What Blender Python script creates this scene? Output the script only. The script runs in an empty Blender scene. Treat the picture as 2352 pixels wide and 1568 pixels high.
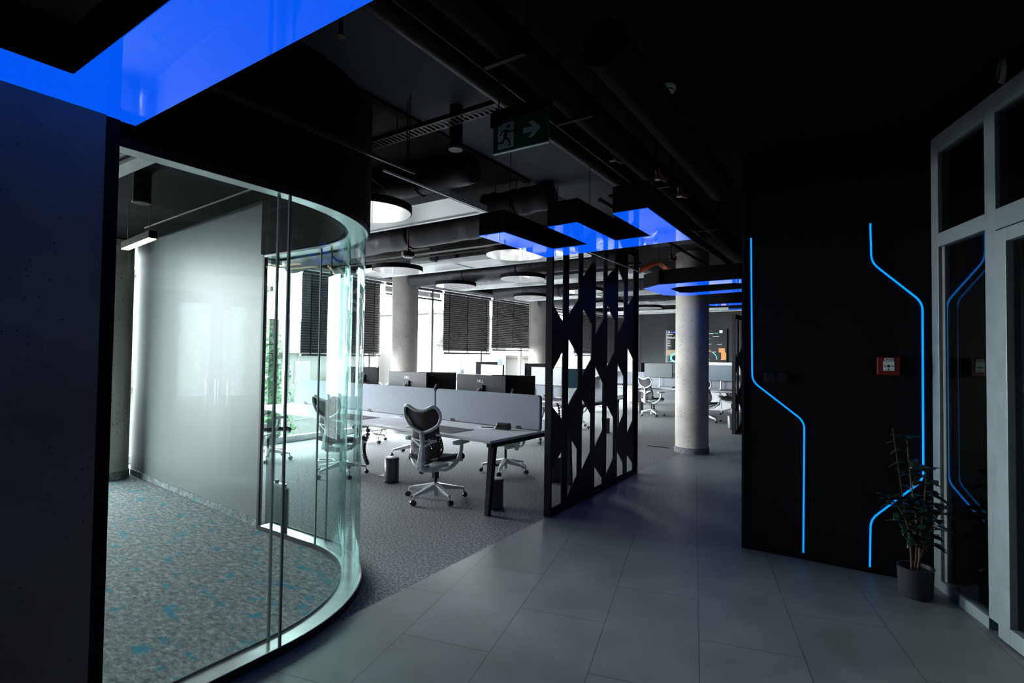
import bpy, bmesh, math, random
from mathutils import Vector, Matrix
PI = math.pi
random.seed(7)
S = bpy.context.scene
COL = S.collection
# ------------------------------------------------------------------ camera
def cam_axes(th, p, ro):
    F = Vector((-math.sin(th)*math.cos(p), math.cos(th)*math.cos(p), math.sin(p)))
    r = Vector((math.cos(th), math.sin(th), 0)); d = F.cross(r)
    c, s = math.cos(ro), math.sin(ro)
    return c*r+s*d, -s*r+c*d, F
r_, d_, f_ = cam_axes(.585821, .025975, -.0126783)
cd = bpy.data.cameras.new('camera'); cam = bpy.data.objects.new('camera', cd); COL.objects.link(cam)
cam.matrix_world = Matrix(((r_.x, -d_.x, -f_.x, 0), (r_.y, -d_.y, -f_.y, 0), (r_.z, -d_.z, -f_.z, 1.56), (0, 0, 0, 1)))
cd.sensor_width = 36; cd.lens = 36*1205.4/2352; cd.clip_start = .05; cd.clip_end = 300
S.camera = cam
# ------------------------------------------------------------------ world, daylight, exposure
w = bpy.data.worlds.new('overcast sky'); S.world = w; w.use_nodes = True
bg = w.node_tree.nodes['Background']; bg.inputs[0].default_value = (.90, .97, 1, 1); bg.inputs[1].default_value = 42.0
S.cycles.transparent_max_bounces = 32
S.view_settings.view_transform = 'Standard'; S.view_settings.look = 'None'
S.view_settings.exposure = 0.0; S.view_settings.gamma = 1; S.view_settings.use_curve_mapping = False
# office block is turned a few degrees against the corridor
WA = math.radians(-2.86)
def wx(y): return -8.2+.05*(y-8)
pl = bpy.data.lights.new('daylight portal', 'AREA'); pl.shape = 'RECTANGLE'; pl.size = 3.2; pl.size_y = 20.6
pl.cycles.is_portal = True
po = bpy.data.objects.new('daylight_portal', pl); COL.objects.link(po)
po.location = (wx(8.8)-.2, 8.8, 1.6); po.rotation_euler = (0, -PI/2, WA)

# ------------------------------------------------------------------ materials
MATS = {}
def mat(name, col=(.5,.5,.5), rough=.5, metal=0, spec=.5, emit=None, es=0, bump=None, var=None, coat=0, alpha=None):
    m = bpy.data.materials.new(name); m.use_nodes = True; nt = m.node_tree; n = nt.nodes; L = nt.links
    b = n['Principled BSDF']
    b.inputs['Base Color'].default_value = (*col, 1); b.inputs['Roughness'].default_value = rough
    b.inputs['Metallic'].default_value = metal; b.inputs['Specular IOR Level'].default_value = spec
    b.inputs['Coat Weight'].default_value = coat; b.inputs['Coat Roughness'].default_value = .03
    if emit:
        b.inputs['Emission Color'].default_value = (*emit, 1); b.inputs['Emission Strength'].default_value = es
    tc = n.new('ShaderNodeTexCoord')
    v = var or (8, .12)
    nz = n.new('ShaderNodeTexNoise'); nz.inputs['Scale'].default_value = v[0]; nz.inputs['Detail'].default_value = 5
    L.new(tc.outputs['Object'], nz.inputs['Vector'])
    mp = n.new('ShaderNodeMapRange'); mp.inputs[1].default_value = .3; mp.inputs[2].default_value = .7
    mp.inputs[3].default_value = 1-v[1]; mp.inputs[4].default_value = 1+v[1]
    L.new(nz.outputs['Fac'], mp.inputs[0])
    mx = n.new('ShaderNodeMix'); mx.data_type = 'RGBA'; mx.blend_type = 'MULTIPLY'; mx.inputs[0].default_value = 1
    mx.inputs[6].default_value = (*col, 1); L.new(mp.outputs[0], mx.inputs[7]); L.new(mx.outputs[2], b.inputs['Base Color'])
    if bump:
        nb = n.new('ShaderNodeTexNoise'); nb.inputs['Scale'].default_value = bump[0]; nb.inputs['Detail'].default_value = 3
        L.new(tc.outputs['Object'], nb.inputs['Vector'])
        bp = n.new('ShaderNodeBump'); bp.inputs['Strength'].default_value = bump[1]; bp.inputs['Distance'].default_value = .01
        L.new(nb.outputs['Fac'], bp.inputs['Height']); L.new(bp.outputs[0], b.inputs['Normal'])
    MATS[name] = m; return m

def ramp(n, pts, interp='LINEAR'):
    r = n.new('ShaderNodeValToRGB'); r.color_ramp.interpolation = interp
    e = r.color_ramp.elements
    e[0].position, e[0].color = pts[0][0], (*pts[0][1], 1)
    e[1].position, e[1].color = pts[1][0], (*pts[1][1], 1)
    for p, c in pts[2:]:
        q = e.new(p); q.color = (*c, 1)
    return r

BLACK = mat('black_paint', (.008,.009,.0095), .7, spec=.12)
BLACKM = mat('black_metal', (.014,.0145,.015), .5, spec=.25)
SOOT = mat('matt_black', (.007,.0075,.008), .85, spec=.08)
SLAB = mat('painted_slab', (.012,.013,.014), .8, spec=.15, var=(1.2, .15))
SLABG = mat('grey_slab', (.11,.118,.13), .8, spec=.15, var=(1.2, .15))
DUCT = mat('duct_wrap', (.024,.026,.028), .5, spec=.3, bump=(9, .8))
GREYP = mat('grey_panel', (.16,.18,.17), .6)
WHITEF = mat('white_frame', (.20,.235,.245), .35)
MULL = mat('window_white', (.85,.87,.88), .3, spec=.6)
WHITEP = mat('white_plastic', (.66,.69,.71), .4)
LAMI = mat('desk_laminate', (.66,.66,.69), .35, var=(3, .04))
FELT = mat('felt_grey', (.27,.29,.33), .9, spec=.1, bump=(300, .3), var=(60, .08))
PAD = mat('desk_pad', (.085,.07,.078), .6)
BINM = mat('bin_grey', (.055,.065,.07), .35)
RUBB = mat('rubber', (.012,.012,.013), .35)
DARKF = mat('dark_fabric', (.025,.022,.026), .8, bump=(200, .4))
MONB = mat('monitor_back', (.014,.015,.017), .45, spec=.2)
MONS = mat('monitor_screen', (.02,.024,.028), .12, spec=.9, coat=.6)
CHROME = mat('chrome', (.6,.62,.63), .15, metal=1)
ALU = mat('brushed_aluminium', (.62,.66,.66), .28, metal=.85)
BLIND = mat('blind_slat', (.045,.044,.044), .25, spec=.7)
RED = mat('alarm_red', (.2,.016,.01), .4)
REDP = mat('sprinkler_red', (.13,.012,.012), .35)
BRASS = mat('brass', (.35,.25,.12), .3, metal=1)
ORANGE = mat('orange_cable', (.55,.09,.03), .5)
LEAF = mat('leaf', (.008,.024,.010), .35, var=(20, .3))
STEM = mat('stem', (.13,.07,.035), .7)
SOIL = mat('soil', (.02,.015,.01), .9)
POT = mat('pot_grey', (.028,.03,.034), .6)
GREEN = mat('exit_green', (.01,.13,.085), .35)
SIGNW = mat('sign_white', (.75,.88,.82), .4)
WOOD = mat('black_wall_paint', (.005,.0053,.0057), .5, spec=.22)
WGREY = mat('meeting_wall', (.14,.153,.153), .42, spec=.11, var=(1.5, .03))
PAPER = mat('paper', (.8,.82,.85), .7)
BLUEP = mat('blue_pen', (.01,.03,.35), .4)
WHITEM = mat('white_mark', (.8,.82,.85), .5)
DGREY = mat('back_wall_grey', (.06,.068,.07), .7)
WLAMP = mat('warm_lamp', (1,.8,.5), .5, emit=(1, .72, .42), es=6)
LEDB = mat('led_blue', (.0,.1,.5), .5, emit=(0.0, .24, 1.0), es=1.7)
BGLOW = mat('blue_diffuser', (.02,.05,.3), .03, spec=.6, emit=(0.0, .105, 1.0), es=.88, var=(.8, .1))
DISC = mat('disc_diffuser', (.85,.86,.88), .02, metal=.2, spec=1.0, coat=1.0, emit=(.9,.95,1), es=.45, var=(.8, .02))
BEIGE = mat('facade_render', (.048,.047,.044), .9)
BEIGE2 = mat('facade_trim', (.028,.023,.018), .9)
WBLUE = mat('house_glass', (.018,.026,.03), .3)
ROOF = mat('roof_tile', (.02,.011,.008), .8)
HFR = mat('house_window_frame', (.07,.07,.07), .5)
BARK = mat('bark', (.05,.04,.03), .9)
TLEAF = mat('tree_leaf', (.008,.034,.009), .6, var=(3, .6))
GROUND = mat('outdoor_ground', (.06,.06,.06), .9)
CREAM = mat('beige_screen', (.35,.28,.2), .3)

def concrete(name, col, pores=26, pit=.13):
    m = mat(name, col, .75, spec=.25); nt = m.node_tree; n = nt.nodes; L = nt.links
    b = n['Principled BSDF']; tc = n.new('ShaderNodeTexCoord')
    nz = n.new('ShaderNodeTexNoise'); nz.inputs['Scale'].default_value = 2.2; nz.inputs['Detail'].default_value = 8
    L.new(tc.outputs['Object'], nz.inputs['Vector'])
    c = Vector(col)
    r = ramp(n, [(.3, tuple(c*.72)), (.7, tuple(c*1.2))]); L.new(nz.outputs['Fac'], r.inputs[0])
    vo = n.new('ShaderNodeTexVoronoi'); vo.inputs['Scale'].default_value = pores; L.new(tc.outputs['Object'], vo.inputs['Vector'])
    r2 = ramp(n, [(pit*.75, (0,0,0)), (pit, (1,1,1))]); L.new(vo.outputs['Distance'], r2.inputs[0])
    n2 = n.new('ShaderNodeTexNoise'); n2.inputs['Scale'].default_value = 3.1; n2.inputs['Detail'].default_value = 2
    L.new(tc.outputs['Object'], n2.inputs['Vector'])
    r3 = ramp(n, [(.42, (1,1,1)), (.47, (0,0,0))]); L.new(n2.outputs['Fac'], r3.inputs[0])
    ad = n.new('ShaderNodeMath'); ad.operation = 'MAXIMUM'; L.new(r2.outputs[0], ad.inputs[0]); L.new(r3.outputs[0], ad.inputs[1])
    mx = n.new('ShaderNodeMix'); mx.data_type = 'RGBA'; mx.inputs[6].default_value = (.05,.045,.04,1)
    L.new(ad.outputs[0], mx.inputs[0]); L.new(r.outputs[0], mx.inputs[7]); L.new(mx.outputs[2], b.inputs['Base Color'])
    return m
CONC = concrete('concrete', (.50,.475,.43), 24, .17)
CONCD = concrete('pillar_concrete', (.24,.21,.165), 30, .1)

def carpet_speckle():
    m = mat('office_carpet', (.2,.2,.2), .95, spec=.1); nt = m.node_tree; n = nt.nodes; L = nt.links; b = n['Principled BSDF']
    tc = n.new('ShaderNodeTexCoord')
    a = n.new('ShaderNodeTexNoise'); a.inputs['Scale'].default_value = 55; a.inputs['Detail'].default_value = 6; a.inputs['Roughness'].default_value = .8
    L.new(tc.outputs['Object'], a.inputs['Vector'])
    r = ramp(n, [(.38, (.06,.065,.067)), (.5, (.17,.178,.182)), (.62, (.42,.43,.44))]); L.new(a.outputs['Fac'], r.inputs[0])
    L.new(r.outputs[0], b.inputs['Base Color']); return m
def carpet_blue():
    m = mat('meeting_carpet', (.2,.2,.2), .95, spec=.1); nt = m.node_tree; n = nt.nodes; L = nt.links; b = n['Principled BSDF']
    tc = n.new('ShaderNodeTexCoord'); mp = n.new('ShaderNodeMapping'); mp.inputs['Rotation'].default_value = (0,0,.3); mp.inputs['Scale'].default_value = (1, 2.1, 1)
    L.new(tc.outputs['Object'], mp.inputs[0])
    a = n.new('ShaderNodeTexNoise'); a.inputs['Scale'].default_value = 16; a.inputs['Detail'].default_value = 10; a.inputs['Roughness'].default_value = .78
    L.new(mp.outputs[0], a.inputs['Vector'])
    r = ramp(n, [(.36, (.06,.07,.07)), (.5, (.17,.19,.19)), (.64, (.36,.38,.38))]); L.new(a.outputs['Fac'], r.inputs[0])
    c = n.new('ShaderNodeTexNoise'); c.inputs['Scale'].default_value = 4.6; c.inputs['Detail'].default_value = 9; c.inputs['Roughness'].default_value = .72
    L.new(mp.outputs[0], c.inputs['Vector'])
    r2 = ramp(n, [(.56, (0,0,0)), (.61, (.9,.9,.9))]); L.new(c.outputs['Fac'], r2.inputs[0])
    mx = n.new('ShaderNodeMix'); mx.data_type = 'RGBA'; L.new(r2.outputs[0], mx.inputs[0]); L.new(r.outputs[0], mx.inputs[6])
    mx.inputs[7].default_value = (.0,.19,.27,1); L.new(mx.outputs[2], b.inputs['Base Color']); return m
def tiles():
    m = mat('floor_tiles', (.2,.2,.2), .42, spec=.45); nt = m.node_tree; n = nt.nodes; L = nt.links; b = n['Principled BSDF']
    tc = n.new('ShaderNodeTexCoord'); mp = n.new('ShaderNodeMapping')
    mp.inputs['Location'].default_value = (2.07, .03, 0); mp.inputs['Rotation'].default_value = (0, 0, -math.radians(104.4))
    L.new(tc.outputs['Object'], mp.inputs[0])
    br = n.new('ShaderNodeTexBrick'); br.inputs['Scale'].default_value = 1; br.inputs['Brick Width'].default_value = 1.04; br.inputs['Row Height'].default_value = .52
    br.inputs['Mortar Size'].default_value = .0022; br.inputs['Mortar Smooth'].default_value = .2
    br.inputs['Color1'].default_value = (.18,.198,.198,1); br.inputs['Color2'].default_value = (.20,.221,.22,1); br.inputs['Mortar'].default_value = (.05,.05,.05,1)
    L.new(mp.outputs[0], br.inputs['Vector'])
    a = n.new('ShaderNodeTexNoise'); a.inputs['Scale'].default_value = 2.5; a.inputs['Detail'].default_value = 9; a.inputs['Roughness'].default_value = .62
    L.new(tc.outputs['Object'], a.inputs['Vector'])
    r = ramp(n, [(.3, (.8,.8,.8)), (.72, (1.2,1.2,1.2))]); L.new(a.outputs['Fac'], r.inputs[0])
    mx = n.new('ShaderNodeMix'); mx.data_type = 'RGBA'; mx.blend_type = 'MULTIPLY'; mx.inputs[0].default_value = 1
    L.new(br.outputs['Color'], mx.inputs[6]); L.new(r.outputs[0], mx.inputs[7]); L.new(mx.outputs[2], b.inputs['Base Color'])
    r3 = ramp(n, [(.3, (.36,.36,.36)), (.7, (.5,.5,.5))]); L.new(a.outputs['Fac'], r3.inputs[0]); L.new(r3.outputs[0], b.inputs['Roughness'])
    return m
def glass(name, tint, ior=1.5, grazing=None, gain=1.0):
    m = bpy.data.materials.new(name); m.use_nodes = True; nt = m.node_tree; n = nt.nodes; L = nt.links
    n.remove(n['Principled BSDF'])
    t = n.new('ShaderNodeBsdfTransparent'); t.inputs[0].default_value = (*tint, 1)
    g = n.new('ShaderNodeBsdfGlossy'); g.inputs['Roughness'].default_value = 0.0
    lw = n.new('ShaderNodeLayerWeight'); lw.inputs[0].default_value = .5     # Schlick reflectance, the same from both faces
    p5 = n.new('ShaderNodeMath'); p5.operation = 'POWER'; p5.inputs[1].default_value = 5; L.new(lw.outputs['Facing'], p5.inputs[0])
    f0 = ((ior-1)/(ior+1))**2
    fr = n.new('ShaderNodeMapRange'); fr.inputs[3].default_value = f0*gain; fr.inputs[4].default_value = 1; L.new(p5.outputs[0], fr.inputs[0]); fac = fr.outputs[0]
    if grazing:      # longer path through the pane at a flat angle: more of its green
        pw = n.new('ShaderNodeMath'); pw.operation = 'POWER'; pw.inputs[1].default_value = 3; L.new(lw.outputs['Facing'], pw.inputs[0])
        mc = n.new('ShaderNodeMix'); mc.data_type = 'RGBA'; mc.inputs[6].default_value = (*tint, 1); mc.inputs[7].default_value = (*grazing, 1)
        L.new(pw.outputs[0], mc.inputs[0]); L.new(mc.outputs[2], t.inputs[0])
    mx = n.new('ShaderNodeMixShader'); L.new(fac, mx.inputs[0]); L.new(t.outputs[0], mx.inputs[1]); L.new(g.outputs[0], mx.inputs[2])
    L.new(mx.outputs[0], n['Material Output'].inputs[0]); return m
GL = glass('partition_glass', (.93,.98,.965), 1.45, (.40,.72,.68), 1.8)
GLW = glass('window_glass', (.98,.99,.99))
GLD = glass('dark_sheet_glass', (.25,.31,.30))
GLF = glass('facade_glass', (.6,.66,.64), 1.5, None, 4.0)
def mesh_fabric():
    m = mat('back_mesh', (.02,.019,.022), .6); nt = m.node_tree; n = nt.nodes; L = nt.links; b = n['Principled BSDF']
    tc = n.new('ShaderNodeTexCoord'); vo = n.new('ShaderNodeTexVoronoi'); vo.inputs['Scale'].default_value = 62
    mp = n.new('ShaderNodeMapping'); mp.inputs['Scale'].default_value = (1, .2, .55); L.new(tc.outputs['Object'], mp.inputs[0]); L.new(mp.outputs[0], vo.inputs['Vector'])
    r = ramp(n, [(.30, (0,0,0)), (.34, (1,1,1))], 'CONSTANT'); L.new(vo.outputs['Distance'], r.inputs[0])
    sx = n.new('ShaderNodeSeparateXYZ'); L.new(tc.outputs['Object'], sx.inputs[0])
    zr = n.new('ShaderNodeMapRange'); zr.inputs[1].default_value = .58; zr.inputs[2].default_value = .72; L.new(sx.outputs['Z'], zr.inputs[0])
    mxx = n.new('ShaderNodeMath'); mxx.operation = 'MAXIMUM'; L.new(r.outputs[0], mxx.inputs[0]); L.new(zr.outputs[0], mxx.inputs[1])
    wv = n.new('ShaderNodeTexVoronoi'); wv.inputs['Scale'].default_value = 90; L.new(mp.outputs[0], wv.inputs['Vector'])
    r4 = ramp(n, [(.16, (.55,.55,.55)), (.3, (1,1,1))]); L.new(wv.outputs['Distance'], r4.inputs[0])
    ml = n.new('ShaderNodeMath'); ml.operation = 'MULTIPLY'; L.new(mxx.outputs[0], ml.inputs[0]); L.new(r4.outputs[0], ml.inputs[1])
    L.new(ml.outputs[0], b.inputs['Alpha']); return m
def perforated():
    m = mat('perforated_white', (.6,.62,.62), .3, spec=.9); nt = m.node_tree; n = nt.nodes; L = nt.links; b = n['Principled BSDF']
    tc = n.new('ShaderNodeTexCoord'); vo = n.new('ShaderNodeTexVoronoi'); vo.inputs['Scale'].default_value = 70; vo.inputs['Randomness'].default_value = 0
    L.new(tc.outputs['Object'], vo.inputs['Vector'])
    r = ramp(n, [(.2, (.3,.3,.3)), (.3, (.85,.87,.87))]); L.new(vo.outputs['Distance'], r.inputs[0]); L.new(r.outputs[0], b.inputs['Base Color']); return m
def grille():
    m = mat('vent_grille', (.2,.22,.22), .5); nt = m.node_tree; n = nt.nodes; L = nt.links; b = n['Principled BSDF']
    tc = n.new('ShaderNodeTexCoord'); wv = n.new('ShaderNodeTexWave'); wv.bands_direction = 'Y'; wv.inputs['Scale'].default_value = 14
    L.new(tc.outputs['Object'], wv.inputs['Vector'])
    r = ramp(n, [(.4, (.03,.03,.03)), (.6, (.35,.37,.37))]); L.new(wv.outputs['Fac'], r.inputs[0]); L.new(r.outputs[0], b.inputs['Base Color']); return m
CARP, MCARP, TILE, BMESH, PERF, GRILLE = carpet_speckle(), carpet_blue(), tiles(), mesh_fabric(), perforated(), grille()

# ------------------------------------------------------------------ mesh helpers
class MB:
    def __init__(s): s.b = bmesh.new()
    def hexa(s, P):
        v = [s.b.verts.new(p) for p in P]
        for f in ((0,3,2,1),(4,5,6,7),(0,1,5,4),(1,2,6,5),(2,3,7,6),(3,0,4,7)): s.b.faces.new([v[i] for i in f])
        return s
    def box(s, x0, x1, y0, y1, z0, z1):
        return s.hexa([(x0,y0,z0),(x1,y0,z0),(x1,y1,z0),(x0,y1,z0),(x0,y0,z1),(x1,y0,z1),(x1,y1,z1),(x0,y1,z1)])
    def beam(s, p, q, a, b=None, up=(0,0,1)):      # box bar from p to q, a wide, b high
        p, q = Vector(p), Vector(q); b = b or a; d = (q-p).normalized(); u = Vector(up)
        if abs(d.dot(u)) > .99: u = Vector((0,1,0))
        r = d.cross(u).normalized(); u = r.cross(d)
        r *= a/2; u *= b/2
        return s.hexa([p-r-u, p+r-u, p+r+u, p-r+u, q-r-u, q+r-u, q+r+u, q-r+u])
    def taper(s, p, q, a0, b0, a1, b1):
        p, q = Vector(p), Vector(q); d = (q-p).normalized(); u = Vector((0,0,1))
        if abs(d.dot(u)) > .95: u = Vector((0,1,0))
        r = d.cross(u).normalized(); u = r.cross(d)
        return s.hexa([p-r*a0/2-u*b0/2, p+r*a0/2-u*b0/2, p+r*a0/2+u*b0/2, p-r*a0/2+u*b0/2,
                       q-r*a1/2-u*b1/2, q+r*a1/2-u*b1/2, q+r*a1/2+u*b1/2, q-r*a1/2+u*b1/2])
    def prism(s, pts, z0, z1):
        lo = [s.b.verts.new((x,y,z0)) for x,y in pts]; hi = [s.b.verts.new((x,y,z1)) for x,y in pts]
        s.b.faces.new(lo[::-1]); s.b.faces.new(hi); k = len(pts)
        for i in range(k): s.b.faces.new((lo[i], lo[(i+1)%k], hi[(i+1)%k], hi[i]))
        return s
    def tube(s, pts, r, n=8, closed=False, flat=1.0):
        pts = [Vector(p) for p in pts]; k = len(pts); rings = []
        rr = r if isinstance(r, (list, tuple)) else [r]*k
        pu = None
        for i, p in enumerate(pts):
            if closed: d = pts[(i+1)%k]-pts[i-1]
            else: d = pts[min(i+1,k-1)]-pts[max(i-1,0)]
            d.normalize()
            if pu is None:
                pu = Vector((0,0,1)) if abs(d.z) < .9 else Vector((0,1,0))
            a = d.cross(pu); 
            if a.length < 1e-5: a = d.orthogonal()
            a.normalize(); b = a.cross(d); pu = b
            rings.append([s.b.verts.new(p+a*rr[i]*math.cos(2*PI*j/n)+b*rr[i]*flat*math.sin(2*PI*j/n)) for j in range(n)])
        m = k if closed else k-1
        for i in range(m):
            A, B = rings[i], rings[(i+1)%k]
            for j in range(n): s.b.faces.new((A[j], A[(j+1)%n], B[(j+1)%n], B[j]))
        if not closed: s.b.faces.new(rings[0][::-1]); s.b.faces.new(rings[-1])
        return s
    def cyl(s, p, q, r, n=20, r2=None): return s.tube([p, q], [r, r if r2 is None else r2], n)
    def lathe(s, prof, c=(0,0,0), n=28):
        c = Vector(c); R = []
        for r, z in prof: R.append([s.b.verts.new(c+Vector((max(r,1e-4)*math.cos(2*PI*j/n), max(r,1e-4)*math.sin(2*PI*j/n), z))) for j in range(n)])
        for A, B in zip(R, R[1:]):
            for j in range(n): s.b.faces.new((A[j], A[(j+1)%n], B[(j+1)%n], B[j]))
        s.b.faces.new(R[0][::-1]); s.b.faces.new(R[-1]); return s
    def ball(s, c, r, sx=1, sy=1, sz=1, n=12):
        m = Matrix.Translation(c) @ Matrix.Diagonal((sx,sy,sz,1)); bmesh.ops.create_uvsphere(s.b, u_segments=n, v_segments=max(6,n//2+2), radius=r, matrix=m); return s
    def grid(s, rows, thick=None):                 # rows of points -> surface
        V = [[s.b.verts.new(p) for p in r] for r in rows]
        for a, b in zip(V, V[1:]):
            for j in range(len(a)-1): s.b.faces.new((a[j], a[j+1], b[j+1], b[j]))
        return s
    def build(s, name, m, parent=None, smooth=False, bevel=0, solid=0, loc=None, rz=0, sub=0):
        bmesh.ops.recalc_face_normals(s.b, faces=s.b.faces[:])
        me = bpy.data.meshes.new(name); s.b.to_mesh(me); s.b.free(); me.materials.append(m)
        o = bpy.data.objects.new(name, me); COL.objects.link(o)
        if parent: o.parent = parent
        if loc: o.location = loc
        if rz: o.rotation_euler.z = rz
        if solid:
            q = o.modifiers.new('solid', 'SOLIDIFY'); q.thickness = solid; q.offset = 0
        if sub:
            q = o.modifiers.new('sub', 'SUBSURF'); q.levels = sub; q.render_levels = sub
        if bevel:
            q = o.modifiers.new('bevel', 'BEVEL'); q.width = bevel; q.segments = 2; q.limit_method = 'ANGLE'
        if smooth:
            for p in me.polygons: p.use_smooth = True
            if smooth != 2 and hasattr(me, 'set_sharp_from_angle'): me.set_sharp_from_angle(angle=.7)
        return o
def tag(o, label, cat, group=None, kind=None):
    o['label'] = label; o['category'] = cat
    if group: o['group'] = group
    if kind: o['kind'] = kind
    return o
def thing(name, label, cat, loc=(0,0,0), rz=0, group=None):
    o = bpy.data.objects.new(name, None); COL.objects.link(o); o.location = loc; o.rotation_euler.z = rz
    o.empty_display_size = .1
    return tag(o, label, cat, group)
def struct(o, label=None):
    o['kind'] = 'structure'
    if label: o['label'] = label
    return o
def dup(root, loc, rz, label, group=None):
    r = root.copy(); COL.objects.link(r); r.location = loc; r.rotation_euler.z = rz; r['label'] = label
    if group: r['group'] = group
    for ch in list(root.children):
        c = ch.copy(); COL.objects.link(c); c.parent = r
        for g in list(ch.children):
            e = g.copy(); COL.objects.link(e); e.parent = c
    return r
def smoothpath(P, k=6):
    P = [Vector(p) for p in P]; o = []
    for i in range(len(P)-1):
        a, b, c, d = P[max(i-1,0)], P[i], P[i+1], P[min(i+2,len(P)-1)]
        for j in range(k):
            t = j/k; o.append(.5*((2*b)+(c-a)*t+(2*a-5*b+4*c-d)*t*t+(3*b-a-3*c+d)*t**3))
    o.append(P[-1]); return o
def text(s, size, m, parent, M, name='lettering', align='CENTER', ext=.0015):
    c = bpy.data.curves.new(name, 'FONT'); c.body = s; c.size = size; c.extrude = ext; c.align_x = align; c.align_y = 'CENTER'
    t = bpy.data.objects.new(name, c); COL.objects.link(t)
    me = bpy.data.meshes.new_from_object(t); bpy.data.objects.remove(t)
    me.transform(M); me.materials.clear(); me.materials.append(m)
    o = bpy.data.objects.new(name, me); COL.objects.link(o); o.parent = parent; return o
RX90 = Matrix.Rotation(PI/2, 4, 'X'); RZ180 = Matrix.Rotation(PI, 4, 'Z')

# ------------------------------------------------------------------ setting: floors
CH = 3.3                                            # slab height
bound = [(-2.52,-2.5), (-2.53,2.2), (-2.53,6.8), (-2.43,8.5), (-2.33,9.75), (-2.16,11.5), (-1.8,19.2)]
# glazed corner of the meeting room, outer and inner skin
def corner(off, n=26, x0=-2.50, y0=2.77, r=1.13, ys=.84, xe=-4.40):
    pts = [(x0-off, ys)]
    c = (x0-r, y0-r); rr = r-off
    for i in range(n+1):
        a = PI/2*i/n; pts.append((c[0]+rr*math.cos(a), c[1]+rr*math.sin(a)))
    pts.append((xe, y0-off)); return pts
mb = MB(); b2 = [(3.6, -2.5)]+[(3.6, 19.2)]+bound[::-1]
mb.prism(b2, -.1, 0); struct(mb.build('floor', TILE), 'grey stone-look floor tiles of the corridor')
mb = MB(); mb.prism(bound+[(wx(19.2)-.1, 19.2), (wx(-2.5)-.1, -2.5)], -.1, 0); struct(mb.build('floor', CARP), 'speckled grey office carpet')
mb = MB(); inner = corner(.12); mb.prism([(-2.62,-2.4)]+inner+[(-7.8, 2.88), (wx(2.9), 2.88), (wx(-2.4), -2.4)], 0, .006)
struct(mb.build('floor', MCARP), 'grey meeting room carpet with turquoise blotches')
# slab ceilings
mb = MB(); mb.box(-10, 3.6, -2.6, 19.4, CH, CH+.2); struct(mb.build('ceiling', SLAB))
# ------------------------------------------------------------------ setting: walls
mb = MB(); mb.box(-10, 3.7, -2.7, -2.5, 0, CH); struct(mb.build('wall_rear', BLACK))
mb = MB(); mb.box(-10, 3.7, 19.2, 19.4, 0, CH); struct(mb.build('wall_back', DGREY))
mb = MB(); mb.box(3.6, 3.75, -2.6, 19.4, 0, CH); struct(mb.build('wall_right', BLACK))
# black wall block with the light lines
mb = MB(); mb.prism([(-.81,4.7),(.02,4.7),(.47,4.715),(.47,5.0),(.9,5.0),(.9,19.2),(-.81,19.2)], 0, CH)
struct(mb.build('wall_corridor', WOOD))
mb = MB(); mb.box(-.82, -.80, 4.69, 4.70, 0, 3.2); struct(mb.build('trim_1', BLACKM))
# meeting room back wall (turned with the office), its carpeted baseboard
mb = MB(); mb.prism([(-4.44,2.69),(-7.70,2.91),(-7.86,3.02),(-4.64,2.79)], 0, CH); struct(mb.build('wall_meeting_room', WGREY))
mb = MB(); mb.prism([(-4.45,2.675),(-7.66,2.89),(-7.66,2.918),(-4.45,2.69)], .006, .07); struct(mb.build('baseboard_meeting_room', MCARP))
mb = MB(); mb.prism([(-4.455,2.66),(-4.425,2.66),(-4.425,2.69),(-4.60,2.80),(-4.65,2.80)], 0, 2.44); struct(mb.build('trim_2', BLACKM))
# concrete pillar at the left, black end post of the glass
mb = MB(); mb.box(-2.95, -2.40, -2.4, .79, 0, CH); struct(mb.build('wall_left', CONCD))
mb = MB(); mb.box(-2.66, -2.41, .79, .84, 0, 2.75); struct(mb.build('trim_3', SOOT))
mb = MB(); mb.box(-8.6, -2.9, -2.5, -2.3, 0, CH); struct(mb.build('wall_meeting_room_rear', WGREY))
# black bulkhead over the curved glass and meeting room ceiling
mb = MB(); o_ = corner(-.02); i_ = corner(.16)
mb.prism(o_+i_[::-1], 2.42, CH); struct(mb.build('wall_bulkhead', SOOT, smooth=True))
mb = MB(); mb.prism([(-2.66,-2.3)]+corner(.16)+[(-7.86, 2.90), (wx(2.9)+.1, 2.9), (wx(-2.3)+.1, -2.3)], 2.9, 2.94); struct(mb.build('ceiling_meeting_room', SOOT))
mb = MB(); mb.box(-2.60, -1.82, -2.4, 7.8, 3.22, 3.26); struct(mb.build('trim_7', SLABG))
# dropped black ceiling panels right of the grey slab
mb = MB(); mb.box(-1.8, 3.6, -2.5, 12.0, 3.27, 3.299); struct(mb.build('ceiling_corridor', SOOT))

# ------------------------------------------------------------------ windows
bays = [7.2+1.75*k for k in range(-4, 8)]
for k in range(len(bays)-1):
    y0, y1 = bays[k], bays[k+1]; ym = (y0+y1)/2
    f = MB(); h = (y1-y0)/2
    f.box(-.05,.03,-h,-h+.035,.0,3.12).box(-.05,.03,h-.035,h,.0,3.12).box(-.05,.03,-h+.035,h-.035,.0,.1).box(-.05,.03,-h+.035,h-.035,3.05,3.12)
    o = f.build('window_%d' % (k+1), MULL, loc=(wx(ym), ym, 0), rz=WA); struct(o)
    MB().grid([[(-.01,-h+.035,.1),(-.01,h-.035,.1)],[(-.01,-h+.035,3.05),(-.01,h-.035,3.05)]]).build('pane', GLW, o)
    MB().box(.03,.036,-h-.006,-h+.006,.1,3.05).build('gasket', BLACKM, o)
mb = MB(); mb.box(-.1,.2,-11,11.4,3.12,CH); struct(mb.build('wall_window_header', BLACK, loc=(wx(8),8,0), rz=WA))
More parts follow.
